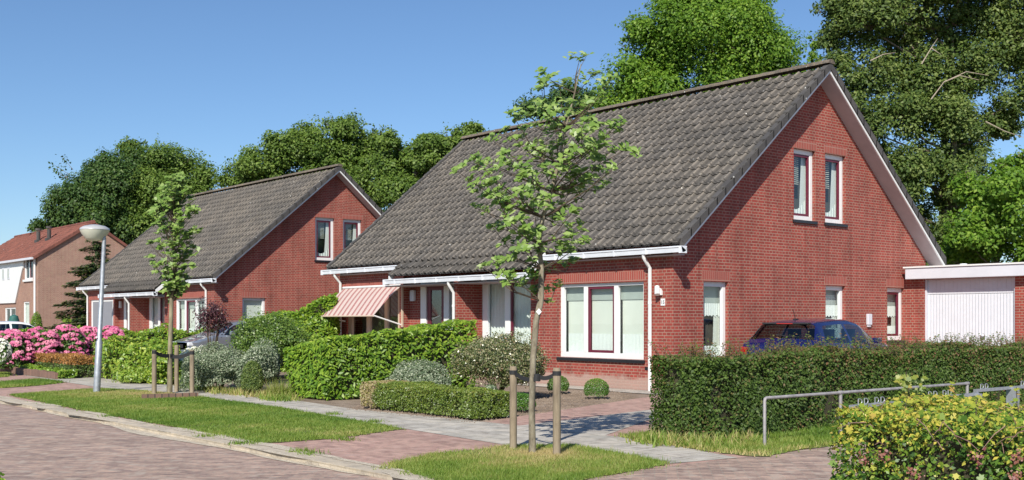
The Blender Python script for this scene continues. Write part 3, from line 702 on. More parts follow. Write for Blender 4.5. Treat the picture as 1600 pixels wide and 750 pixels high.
    for uu, out in ((u1, 1), (u0, -1)):
        for vA, vB in ((-.22, APV), (9.74, APV)):
            mb = MB()
            L = abs(vB-vA)*k; nc = round(L/.34)
            for c in range(nc):
                s0, s1 = c/nc, (c+1.1)/nc; va, vb = vA+(vB-vA)*s0, vA+(vB-vA)*min(1, s1)
                q0, q1 = .115, .085
                def pt(v, dz): return (v, roofz(v)+dz)
                poly = [pt(va, -.055), pt(vb, -.055), pt(vb, q1*k*.9), pt(va, q0*k*.9)]
                mb.prism(poly, lambda p: (uu-.03*out, p[0], p[1]), lambda p: (uu+.025*out, p[0], p[1]))
                mb.prism([pt(va, .06*k), pt(vb, .035*k), pt(vb, q1*k*.9), pt(va, q0*k*.9)], lambda p: (uu-.12*out, p[0], p[1]), lambda p: (uu-.03*out, p[0], p[1]))
            mb.build('verge_tiles', 'vergetile', rf)
    # barge boards + soffit
    for uu, out, uw in ((u1, 1, 0), (u0, -1, UL)):
        for vA, vB in ((-.24, APV), (9.78, APV)):
            mb = MB(); sf = MB()
            poly = [(vA, roofz(vA)-.058), (vB, roofz(vB)-.058), (vB, roofz(vB)-.125), (vA, roofz(vA)-.125)]
            mb.prism(poly, lambda p: (uu-.035*out, p[0], p[1]), lambda p: (uu-.004*out, p[0], p[1]))
            poly = [(vA, roofz(vA)-.11), (vB, roofz(vB)-.085), (vB, roofz(vB)-.12), (vA, roofz(vA)-.12)]
            sf.prism(poly, lambda p: (uw+.002*out, p[0], p[1]), lambda p: (uu-.036*out, p[0], p[1]))
            mb.build('barge_board', 'white', rf); sf.build('soffit', 'soffit', rf)
    # side fascia of the low porch roof
    for uu, o_ in ((-3.59, 1), (-9.13, -1)):
        mb = MB(); mb.prism([(-.64, roofz(-.64)+.03), (-.2, roofz(-.2)+.03), (-.2, roofz(-.2)-.12), (-.64, roofz(-.64)-.12)], lambda p: (uu, p[0], p[1]), lambda p: (uu+.03*o_, p[0], p[1]))
        mb.build('side_fascia', 'white', rf)
    # eaves soffit and gutters
    mb = MB(); mb.box(-9.42, -4.3, -.58, .2, 2.30, 2.325); mb.box(-3.6, .3, -.16, .0, 2.70, 2.72); mb.box(UL-.2, -9.42, -.16, 0, 2.70, 2.72); mb.build('eaves_soffit', 'soffit', t)
    def gutter(a0, a1, v, z):
        mb = MB(); prof = [(0, 0), (-.02, -.035), (-.025, -.075), (-.085, -.105), (-.13, -.105), (-.14, -.02), (-.155, -.01), (-.155, .012), (-.135, .012)]
        pr = prof+[(y+.006, z_+.005) for y, z_ in reversed(prof)]
        mb.prism(pr, lambda p: (a0, v+p[0], z+p[1]), lambda p: (a1, v+p[0], z+p[1]))
        for aa in (a0, a1-.07): mb.box(aa-.002, aa+.07, v-.16, v+.003, z-.125, z+.016)
        x = a0+.5
        while x < a1-.2: mb.box(x, x+.03, v-.159, v+.0, z-.112, z+.014); x += .9
        return mb.build('gutter', 'gutter', t, bevel=.003)
    gutter(-3.66, .50, -.16, 2.85); gutter(-13.15, -9.05, -.16, 2.85); gutter(-9.28, -3.56, -.58, 2.46)
    def pipe(a, v, ztop, vg, x2=None, z0=0):
        mb = MB(); mb.tube([(a, vg, ztop), (a, vg, ztop-.06), (a, (vg+v)/2, ztop-.17), (a, v, ztop-.27), (a, v, z0)], .038, 12)
        for z in (1.75, .9): mb.tube([(a, v, z), (a, v, z+.05)], .043, 12)
        return mb.build('downpipe', 'white', t, smooth=True)
    pipe(-.57, -.055, 2.75, -.24); pipe(-12.50, -.055, 2.75, -.24); pipe(-6.545, -.51, 2.36, -.66)
    # porch lamp left of the door, lamp and number right of the window
    mb = MB(); B.box(mb, -9.30, -9.12, -.09, -.002, 1.93, 2.22); mb.build('wall_lamp', M['lilacdoor'], t, bevel=.02)
    return t
m, nt_, p = newmat('beige_in_awning_light'); p.inputs['Base Color'].default_value = rgb(.6, .47, .36); p.inputs['Roughness'].default_value = .5; M['beige'] = m  # beige carries orange awning light on the window frames; awning rails share it
main = house('nearest dark red brick house with striped awning and tall tiled gable roof', (0, 0, 0))
farh = house('second dark red brick house beyond, its left front window under a grey screen', (-21.18, .15, 0), True)
# wall lamp (spot), house number, letter slot, meter box on the near house
mb = MB(); mb.tube([(-.33, -.002, 2.03), (-.33, -.06, 2.05)], .035, 10); mb.tube([(-.36, -.07, 2.10), (-.30, -.13, 1.94)], [.05, .055], 12); mb.box(-.35, -.27, -.05, -.003, 1.93, 2.02)
mb.build('spot_lamp', 'white', main, smooth=True)
mb = MB(); mb.box(-.315, -.205, -.014, -.002, 1.72, 1.86); plate = mb.build('number_plate', 'white', main)
cu = bpy.data.curves.new('number', 'FONT'); cu.body = '15'; cu.size = .10; cu.extrude = .001; cu.align_x = 'CENTER'; cu.align_y = 'CENTER'
to = bpy.data.objects.new('tmp', cu); me = bpy.data.meshes.new_from_object(to); bpy.data.objects.remove(to)
me.materials.append(M['black']); no = bpy.data.objects.new('number', me); COL.objects.link(no); no.parent = plate; no.location = (-.26, -.017, 1.785); no.rotation_euler = (math.pi/2, 0, 0)
mb = MB(); mb.box(.002, .07, 6.81, 6.97, 1.32, 1.58); mb.box(.002, .05, 6.83, 6.95, 1.27, 1.32); mb.build('meter_box', 'greywhite', main, bevel=.01)
mb = MB(); mb.box(-.85+.1, -.66, -.012, -.001, .42, .48); mb.build('air_vent', 'black', main)
mb = MB(); mb.box(-.05, .05, -.012, -.001, .3, .36); 
# awning
aw = MB(); n = 24
vs = []; A0, A1 = -12.30, -9.45
for j, (y, z) in enumerate(((-.05, 2.33), (-.25, 2.15), (-.45, 1.945), (-.65, 1.73), (-.82, 1.545))):
    for i in range(n+1):
        x = A0+(A1-A0)*i/n; sh = -.16*(y+.05)/-.77
        vs.append((x+(-.15)*(y+.05)/-.77, y, z+.006*math.sin(x*9)-.012*math.sin((y+.05)*4)))
aw.add(vs, [(j*(n+1)+i, j*(n+1)+i+1, (j+1)*(n+1)+i+1, (j+1)*(n+1)+i) for j in range(4) for i in range(n)])
ao = MB(); ao.tube([(A0-.03, -.06, 2.345), (A1+.03, -.06, 2.345)], .035, 10)
awn = ao.build('awning', 'white', main, smooth=True)
aw.build('fabric', 'stripe', awn, fix=False, uv=lambda co: (co.x+20-(co.y+.05)*-.2, co.y))
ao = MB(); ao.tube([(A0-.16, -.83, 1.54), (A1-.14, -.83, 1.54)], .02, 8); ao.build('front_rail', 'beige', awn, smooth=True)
ao = MB(); ao.tube([(A1-.13, -.81, 1.55), (A1+.02, -.03, 1.30)], .02, 8); ao.tube([(A0-.13, -.81, 1.55), (A0+.02, -.03, 1.40)], .02, 8); ao.build('arm', 'white', awn, smooth=True)
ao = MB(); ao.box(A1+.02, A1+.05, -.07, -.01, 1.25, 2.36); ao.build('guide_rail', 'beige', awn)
sd = MB(); sd.add([(A1+.02, -.06, 2.33), (A1-.14, -.80, 1.56), (A1+.02, -.06, 1.45)], [(0, 1, 2)])
# things behind panes
fl = empty('flower_bouquet', 'white flower bouquet standing behind the tall narrow ground floor gable window', 'flowers', (-.33, 1.05, .95))
mb = MB(); mb.lathe((0, 0, 0), [(.04, 0), (.07, .1), (.05, .25), (.06, .3)], 14); mb.build('vase', 'white', fl, smooth=True)
P, Nn = ball_points(420, (0, .02, .52), (.14, .16, .24), .5, 3, .3, -1); leaves('blossoms', P, Nn, .07, 'petal_white', fl, .7, LEAF4)

# ------------------------------------------------------------------ garage
ga = empty('garage', 'flat roofed garage with ribbed white door beside the nearest house', 'garage', (0, 8.5, 0))
GF = Fr('f', 0); mb = MB(); wall_mb(mb, GF, [(.003, -.1), (3.6, -.1), (3.6, 2.45), (.003, 2.45)], [(.53, 2.76, 0, 2.42)], .14)
mb.quad((3.6, 0, -.1), (3.6, 5, -.1), (3.6, 5, 2.45), (3.6, 0, 2.45)); mb.quad((.003, 5, -.1), (3.6, 5, -.1), (3.6, 5, 2.45), (.003, 5, 2.45)); mb.quad((.003, 1, -.1), (.003, 5, -.1), (.003, 5, 2.45), (.003, 1, 2.45))
mb.build('wall', 'brick', ga, fix=False)
mb = MB(); mb.box(.16, 3.85, -.24, 5.2, 2.43, 2.70); mb.build('fascia', 'greywhite', ga, bevel=.01)
mb = MB(); mb.box(.12, 3.9, -.27, 5.24, 2.70, 2.735); mb.build('roof_trim', 'white', ga)
mb = MB(); mb.box(.3, .55, 2, 2.2, 2.735, 2.80); mb.tube([(.42, 2.1, 2.8), (.42, 2.1, 2.88)], .09, 12); mb.build('roof_vent', 'white', ga)
mb = MB(); mb.box(.53, .57, .04, .12, 0, 2.42); mb.box(2.72, 2.76, .04, .12, 0, 2.42); mb.build('door_frame', 'greywhite', ga)
mb = MB(); x = .575
while x < 2.70: mb.box(x, x+.062, .095, .14, 0, 2.05); x += .075
mb.box(.575, 2.715, .12, .16, 0, 2.05); gd = mb.build('garage_door', 'lilacdoor', ga, bevel=.004)
mb = MB(); x = .575
while x < 2.70: mb.box(x, x+.105, .1, .14, 2.06, 2.419); x += .108
mb.build('top_panel', 'greywhite', ga)
mb = MB(); mb.box(1.9, 2.02, .06, .094, 1.0, 1.06); mb.tube([(1.96, .06, 1.03), (1.96, .03, 1.03)], .02, 8); mb.build('handle', 'alloy', gd)

# ------------------------------------------------------------------ terraced house with red roof, far left
tl = at(59, 398.6, 70.0)
th_ = empty('terraced_house', 'tan brick terraced house with red tiled roof and white front panel', 'house', (tl.x, tl.y, 0))
EH = tl.z; RW = 6.9; RH = 2.25; LW = 17.0
mb = MB(); G2 = Fr('g', 0); F2 = Fr('f', 0)
wall_mb(mb, G2, [(0, -.1), (RW, -.1), (RW, EH), (RW/2, EH+RH), (0, EH)], [])
hs = [(-1.55, -.2, .8, 2.62), (-2.5, -1.3, 3.55, 5.25), (-8.2, -6.4, .5, 2.5)]
wall_mb(mb, F2, [(-LW, -.1), (0, -.1), (0, EH), (-LW, EH)], [(-3.0, -1.75, 1.2, 2.65), (-2.8, -1.0, 4.1, 5.45), (-7.2, -4.7, .2, 2.3)])
mb.quad((-LW, 0, -.1), (-LW, RW, -.1), (-LW, RW, EH), (-LW, 0, EH)); mb.quad((-LW, RW, -.1), (0, RW, -.1), (0, RW, EH), (-LW, RW, EH))
mb.build('wall', 'tanbrick', th_, fix=False)
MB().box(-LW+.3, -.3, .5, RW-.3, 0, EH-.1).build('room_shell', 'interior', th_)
_s = (APV, APZ, SLP); APV, APZ, SLP = RW/2, EH+RH, RH/(RW/2)
mb = MB(); tile_field(mb, -LW, .12, -.3, RW/2-.01, pitch=.3, course=.36); tile_field(mb, -LW, .12, RW+.2, RW/2+.01, pitch=.3, course=.36)
mb.quad((-LW, -.3, roofz(-.3)), (.12, -.3, roofz(-.3)), (.12, APV, APZ), (-LW, APV, APZ)); mb.quad((-LW, RW+.2, roofz(RW+.2)), (.12, RW+.2, roofz(RW+.2)), (.12, APV, APZ), (-LW, APV, APZ))
rf = mb.build('roof', 'redtile', th_, uv=lambda co: (co.x/.3+200, (co.y+5)/.26), fix=False)
mb = MB()
for x in np.arange(-LW, .1, .42):
    mb.tube([(x, RW/2, APZ+.05), (x+.40, RW/2, APZ+.05)], [.13, .12], 8)
mb.build('ridge_tiles', 'redtile', rf)
mb = MB()
for vA in (-.3, RW+.2):
    mb.prism([(vA, roofz(vA)-.1), (APV, APZ-.1), (APV, APZ+.1), (vA, roofz(vA)+.1)], lambda p: (.10, p[0], p[1]), lambda p: (.16, p[0], p[1]))
mb.build('verge', 'redtile', rf)
for xx in (-3.9, -6.2):
    mb = MB(); zz = roofz(1.9); mb.tube([(xx, 1.9, zz-.1), (xx, 1.9, zz+.75)], .13, 10); mb.tube([(xx, 1.9, zz+.8), (xx, 1.9, zz+.95)], .2, 10); mb.box(xx-.25, xx+.25, 1.7, 2.1, zz-.2, zz+.16); mb.build('roof_flue', 'vergetile', rf)
APV, APZ, SLP = _s
mb = MB(); mb.box(-LW, .1, -.42, -.28, EH-.28, EH-.14); mb.build('gutter', 'greywhite', th_)
mb = MB(); mb.tube([(-.35, -.08, EH-.2), (-.35, -.08, 0)], .07, 10); mb.build('downpipe', 'white', th_, smooth=True)
# white panel with its slanted lower edge
pan = [(-LW, 2.45), (-5.3, 2.45), (-3.75, 4.05), (-3.6, 4.2), (-3.6, EH-.25), (-LW, EH-.25)]
pan = [(-LW, 2.6), (-4.55, 2.6), (-3.0, 4.75), (-2.8, 4.9), (-2.8, EH-.25), (-LW, EH-.25)]
mb = MB(); mb.prism(pan, lambda p: (p[0], -.10, p[1]), lambda p: (p[0], -.003, p[1])); mb.build('white_panel', 'white', th_)
window(th_, F2, -2.8, -1.0, 4.1, 5.45, [(-2.6, -1.85, 0), (-1.75, -1.1, 1)], rec=.03, sill=False, dress=None)
mb = MB(); mb.box(-2.85, -.95, -.1, .0, 3.95, 4.09); mb.build('window_ledge', 'white', th_)
window(th_, F2, -3.0, -1.75, 1.2, 2.65, [(-2.85, -1.9, 0)], rec=.03, sill=False, dress='closed')
window(th_, F2, -7.2, -4.7, .2, 2.3, [(-7.0, -6.1, 0), (-6.0, -4.85, 0)], rec=.03, sill=False, dress=None)
for xx in (-6.2, -7.4):
    mb = MB(); mb.box(xx, xx+.5, -.13, -.101, 4.2, 5.0); w_ = mb.build('window', 'greywhite', th_); mb = MB(); mb.box(xx+.08, xx+.42, -.135, -.131, 4.28, 4.92); mb.build('pane', 'shade', w_)
pp = at(22, 505, 66); pa = empty('parasol', 'folded green parasol standing in front of the terraced house', 'parasol', (pp.x, pp.y, 0))
mb = MB(); mb.tube([(0, 0, 0), (0, 0, 1.82)], .03, 8); mb.build('pole', 'galv', pa)
mb = MB(); mb.lathe((0, 0, 0), [(.20, .5), (.26, .7), (.24, 1.1), (.30, 1.4), (.22, 1.7), (.03, 1.78)], 14); mb.build('canopy', 'greensheet', pa, smooth=True)

# ------------------------------------------------------------------ street lamp
lp = gp(151, 614); L = empty('street_lamp', 'slightly leaning galvanised street lamp with a shallow bowl shade on the verge', 'street lamp', (lp.x, lp.y, 0), 0)
top = at(163, 372, 21.65)-lp; bot = Vector((0, 0, 0))
mb = MB(); pts = [bot, bot.lerp(top, .33), bot.lerp(top, .34), top]; mb.tube(pts, [.067, .063, .045, .038], 14); mb.build('pole', 'galv', L, smooth=True)
hd = at(148, 372, 21.65)-lp
mb = MB(); mb.tube([top-Vector((0, 0, .06)), top+Vector((0, 0, .10))], .03, 10); mb.tube([top+Vector((0, 0, .10)), hd+Vector((0, 0, .10))], .025, 8); mb.build('bracket', 'galv', L)
c = hd+Vector((0, 0, .16))
mb = MB(); mb.lathe(c, [(.285, 0), (.27, .035), (.20, .075), (.09, .10), (.0, .11)], 32); mb.build('cap', 'lamptop', L, smooth=True)
mb = MB(); mb.lathe(c, [(.28, -.004), (.25, -.07), (.17, -.17), (.12, -.21), (.0, -.22)], 32); mb.build('lamp_shade', 'lampshade', L, smooth=True)
mb = MB(); q = bot.lerp(top, .36); mb.box(q.x-.04, q.x+.04, q.y-.062, q.y-.04, q.z-.015, q.z+.015); mb.build('sticker', 'white', L)

# ------------------------------------------------------------------ street trees with stakes
WB = leafmat('whitebeam_leaf', [(0, (.08, .15, .028)), (.45, (.165, .27, .05)), (.8, (.28, .37, .11)), (1, (.42, .48, .28))], .42, .22, back=(.34, .42, .29), spec=.5); M['wb'] = WB
def stake(name, label, p, h, r=.045, lean=(0, 0), group=None):
    mb = MB(); mb.tube([(0, 0, -.1), (lean[0]*.5, lean[1]*.5, h*.5), (lean[0], lean[1], h-.012), (lean[0], lean[1], h)], [r, r, r*.97, r*.85], 12)
    o = mb.build(name, 'wood', None, smooth=True); o.location = (p[0], p[1], 0); tag(o, label, 'stake', group); return o
def band(label, a, b, z, wd=.045):
    mb = MB(); a = Vector(a); b = Vector(b); n = 10; d = (b-a).normalized(); s = Vector((-d.y, d.x, 0))
    vs = []
    for i in range(n+1):
        t = i/n; p = a.lerp(b, t)+Vector((0, 0, -.035*math.sin(math.pi*t)))
        for q in (s*.004, -s*.004):
            vs += [p+q+Vector((0, 0, -wd/2)), p+q+Vector((0, 0, wd/2))]
    fs = []
    for i in range(n):
        k = 4*i; fs += [(k, k+4, k+5, k+1), (k+2, k+3, k+7, k+6), (k, k+2, k+6, k+4), (k+1, k+5, k+7, k+3)]
    mb.add(vs, fs)
    mb.tube([a+Vector((0, 0, -wd/2)), a+Vector((0, 0, wd/2))], .046, 14)
    mb.tube([b+Vector((0, 0, -wd/2)), b+Vector((0, 0, wd/2))], .045, 14)
    o = mb.build('tree_tie', 'rubber'); tag(o, label, 'tree tie'); return o
def rosette(P, D, k, Ps, Ns, Ds, spread=1.0):
    for i in range(k):
        a = 2.4*i+random.random(); d = Vector(D).normalized(); s = d.orthogonal().normalized(); q = s.cross(d)
        o = (s*math.cos(a)+q*math.sin(a))*spread+d*random.uniform(.2, 1.0); o.normalize()
        Ps.append(Vector(P)+o*random.uniform(.035, .06)+Vector((random.gauss(0, .012),)*3)); Ds.append(o); n = d-o*d.dot(o); Ns.append(n+Vector((.35, -.5, .25)))
tb = gp(832, 710); DT = (tb-Vector((CX, CY, 0))).xy.length
dT = CH*FPX/(710-HY)
T1 = empty('street_tree', 'young staked tree nearest the camera with loose pale green whorled leaves', 'tree', (tb.x, tb.y, 0))
trk = [(832, 712), (831, 640), (833, 560), (838, 500), (845, 470), (846, 420), (842, 380), (848, 340), (862, 300), (872, 255), (884, 200), (898, 145), (908, 100)]
tp = [at(x, y, dT) for x, y in trk]; tp[0].z = -.05
mb = MB(); mb.tube([p-tb for p in tp], [.042, .035, .033, .033, .034, .028, .026, .024, .021, .017, .012, .008, .004], 10); mb.build('trunk', barkmat('young_bark', (.15, .12, .08), (.33, .29, .21), 22, .4), T1, smooth=True)
random.seed(21)
ends = [(715, 268), (735, 283), (752, 252), (768, 218), (800, 178), (850, 130), (848, 118), (905, 95), (925, 118), (955, 125), (945, 140), (966, 195), (990, 238), (960, 205), (930, 195),
        (760, 330), (790, 315), (830, 300), (920, 232), (900, 270), (860, 200), (830, 240), (775, 408), (757, 418), (905, 352), (912, 378), (820, 392), (895, 408), (780, 300), (745, 265), (835, 372), (872, 342),
        (850, 262), (890, 300), (930, 265), (975, 235), (815, 215), (800, 262), (765, 285), (885, 165), (870, 225), (905, 210), (920, 160), (840, 165), (815, 345), (795, 350), (880, 385), (770, 355), (860, 420), (830, 425), (805, 405), (810, 300), (790, 240), (930, 235), (955, 235), (895, 330), (850, 310), (825, 270), (880, 265), (905, 300), (822, 185), (790, 205), (845, 225), (780, 262), (940, 215), (815, 440), (870, 445), (800, 435), (860, 180), (740, 250), (760, 305), (835, 330), (885, 240), (945, 270), (920, 185), (875, 135)]
bm_ = MB(); Ps, Ns, Ds = [], [], []
for (x, y) in ends:
    e = at(x, y, dT+random.uniform(-.62, .62))
    zb = e.z-random.uniform(.05, .30)-.28*abs((x-860)/FPX*dT)
    zb = min(max(zb, 1.75), 4.0); s = min(tp[3:], key=lambda p: abs(p.z-zb)); 
    mid = s.lerp(e, .5)+Vector((random.gauss(0, .05), random.gauss(0, .05), -.05+random.gauss(0, .04)))
    bm_.tube([q-tb for q in (s, mid, e)], [.009, .006, .0025], 5)
    dr_ = (e-mid).normalized(); up = (dr_+Vector((0, 0, .7))).normalized()
    rosette(e, up, random.randint(9, 14), Ps, Ns, Ds); 
    for f in (.45, .6, .75, .88):
        if random.random() < .9:
            b0 = mid.lerp(e, (f-.4)/.6)+Vector((random.gauss(0, .05), random.gauss(0, .05), random.gauss(0.03, .05))); rosette(b0, up, random.randint(5, 8), Ps, Ns, Ds)
            
    if random.random() < .7:
        e2 = mid+Vector((random.gauss(0, .16), random.gauss(0, .16), random.uniform(.0, .25))); bm_.tube([q-tb for q in (mid, e2)], [.005, .002], 4); rosette(e2, (0, 0, 1), random.randint(5, 8), Ps, Ns, Ds)
bm_.build('branches', 'twig', T1)
tone = np.clip(RNG.beta(2, 2.2, len(Ps)), 0, 1)
leaves('crown', np.array(Ps), np.array(Ns), .084, 'wb', T1, .56, LEAF6, tone, droop=.05, dirs=Ds, jitter=.55, loc=tb)
tg = at(842, 487, dT-.04); mb = MB(); q_ = tg-tb; mb.prism([(0, -.035), (.03, 0), (0, .035), (-.03, 0)], lambda p: (q_.x+S_*p[0], q_.y+C_*p[0], q_.z+p[1]), lambda p: (q_.x+S_*p[0]+.004, q_.y+C_*p[0]-.004, q_.z+p[1])); mb.build('tag', 'white', T1)
s1 = gp(802, 702); s2 = gp(870, 713)
stake('wooden_stake', 'weathered round stake left of the nearest young tree', s1.xy, .915, .042)
stake('wooden_stake', 'weathered round stake right of the nearest young tree', s2.xy, .925, .043)
tz = at(838, 583, dT)
band('black rubber tie between the left stake and the nearest young tree', (s1.x, s1.y, .85), (tz.x, tz.y, .80), 0)
band('black rubber tie between the right stake and the nearest young tree', (s2.x, s2.y, .87), (tz.x, tz.y+.004, .83), 0)
# far young tree
tb2 = gp(265, 615); T2 = empty('street_tree', 'slim young tree with narrow upright crown beside the street lamp', 'tree', (tb2.x, tb2.y, 0)); d2 = 21.5
mb = MB(); tr2 = [at(x, y, d2)-tb2 for x, y in ((265, 615), (266, 540), (268, 470), (272, 420), (272, 350), (275, 285))]; mb.tube(tr2, [.055, .045, .04, .03, .02, .006], 10); mb.build('trunk', 'palebark', T2, smooth=True)
Ps, Ns, Ds = [], [], []; bm_ = MB()
for i in range(165):
    y = random.uniform(272, 462); f = (y-272)/190; hw = (13+27*math.sin(min(1, f*1.25)*math.pi*.75)) if f < .8 else 26-(f-.8)*70
    x = 272+random.uniform(-1, 1)*hw; e = at(x, y, d2+random.uniform(-1, 1)*hw/FPX*d2)
    s = at(271, min(470, y+35), d2); bm_.tube([s-tb2, s.lerp(e, .5)-tb2+Vector((0, 0, -.03)), e-tb2], [.01, .006, .003], 4)
    up = Vector((random.gauss(0, .4), random.gauss(0, .4), 1)); rosette(e, up, random.randint(7, 11), Ps, Ns, Ds, 1.1)
    rosette(s.lerp(e, .7)+Vector((random.gauss(0, .05),)*3), up, 5, Ps, Ns, Ds, 1.1)
bm_.build('branches', 'twig', T2)
leaves('crown', np.array(Ps), np.array(Ns), .115, 'wb', T2, .6, LEAF4, np.clip(RNG.beta(2, 2, len(Ps)), 0, 1), droop=.12, dirs=Ds, jitter=.4, loc=tb2)
for lab, (x, y), hh in (('front left stake of the slim far young tree', (241, 617), .86), ('front right stake of the slim far young tree', (300, 616), .85), ('rear stake of the slim far young tree, half hidden', (276, 612), .93)):
    q = gp(x, y); stake('wooden_stake', lab, q.xy, hh, .045)
q1, q2, qt = gp(241, 617), gp(300, 616), at(267, 578, d2)
band('black tie from the front left stake to the slim far tree', (q1.x, q1.y, .82), (qt.x, qt.y, .74), 0, .07); band('black tie from the front right stake to the slim far tree', (q2.x, q2.y, .80), (qt.x, qt.y, .72), 0, .07)
# timber edging round the far tree pit
a, b = gp(222, 625), gp(310, 622); d = (b-a).normalized(); nrm = Vector((-d.y, d.x, 0))
mb = MB(); mb.prism([(0, 0), ((b-a).length, 0), ((b-a).length, .1), (0, .1)], lambda p: (a+d*p[0]+Vector((0, 0, p[1]))), lambda p: (a+d*p[0]+nrm*.05+Vector((0, 0, p[1]))))
o = mb.build('timber_edging', 'edging'); tag(o, 'low timber edging board in front of the slim far tree', 'edging')

# ------------------------------------------------------------------ low rail and bicycle racks
RX = 7.07
rl = empty('low_railing', 'long low galvanised tube railing in front of the clipped hedge', 'railing', (RX, -6.4, 0))
H = .555
mb = MB(); mb.tube([(0, .0, -.1), (0, 0, H-.03), (0, .008, H-.01), (0, .03, H), (0, 4.47, H), (0, 4.5, H-.01)], .019, 10); mb.build('top_tube', 'rail', rl, smooth=True)
for y in (1.47, 2.9, 4.5):
    mb = MB(); mb.tube([(0, y, -.1), (0, y, H-.02)], .022, 10); mb.tube([(0, y-.03, H), (0, y+.03, H)], .025, 10); mb.build('post', 'rail', rl, smooth=True)
def rack(label, x, y, n, zbar=.42, length=1.0):
    t = empty('bicycle_rack', label, 'bicycle rack', (x, y, 0), 0, 'bicycle racks behind the low railing')
    mb = MB(); mb.box(-.02, .02, 0, length, zbar-.02, zbar+.02); mb.build('bar', 'galv', t)
    mb = MB(); mb.box(-.06, .06, length-.12, length, -.05, zbar+.01); mb.build('foot', 'galv', t); mb = MB(); mb.box(-.03, .03, .0, .05, -.05, zbar-.021); mb.build('foot', 'galv', t)
    for i in range(n):
        mb = MB(); c = .25+.36*i
        for s in (-.085, .045):
            pts = [(0, c+s, zbar-.01), (0, c+s, zbar+.085)]+[(0, c+s+.03+.05*math.sin(a), zbar+.0525+.0325*math.cos(a)) for a in np.linspace(0, math.pi, 8)]+[(0, c+s, zbar+.02)]
            mb.tube(pts, .006, 6)
        mb.build('hoop', 'galv', t)
for i, (x, y, z, nn, lb) in enumerate(((7.25, -5.0, .40, 2, 'bicycle rack under the near half of the low railing, mostly behind the yellow topped hedge'), (7.25, -3.4, .42, 2, 'bicycle rack under the far half of the low railing'), (7.1, -1.75, .45, 1, 'small bicycle rack just beyond the end post of the low railing'), (7.1, -.55, .45, 1, 'bicycle rack between its two neighbours beyond the low railing'), (7.1, .65, .46, 1, 'furthest bicycle rack, at the right edge beside the second railing'))):
    rack(lb, x, y, nn, z, 1.45 if nn == 2 else 1.15)
r2 = empty('low_railing', 'second short galvanised railing at the right edge beyond the bicycle racks', 'railing', (7.3, .75, 0))
mb = MB(); mb.tube([(0, 0, -.1), (0, 0, .57), (0, .03, .6), (0, 3, .6)], .022, 10); mb.build('top_tube', 'rail', r2, smooth=True)
mb = MB(); mb.tube([(0, 1.6, -.1), (0, 1.6, .58)], .022, 10); mb.build('post', 'rail', r2, smooth=True)
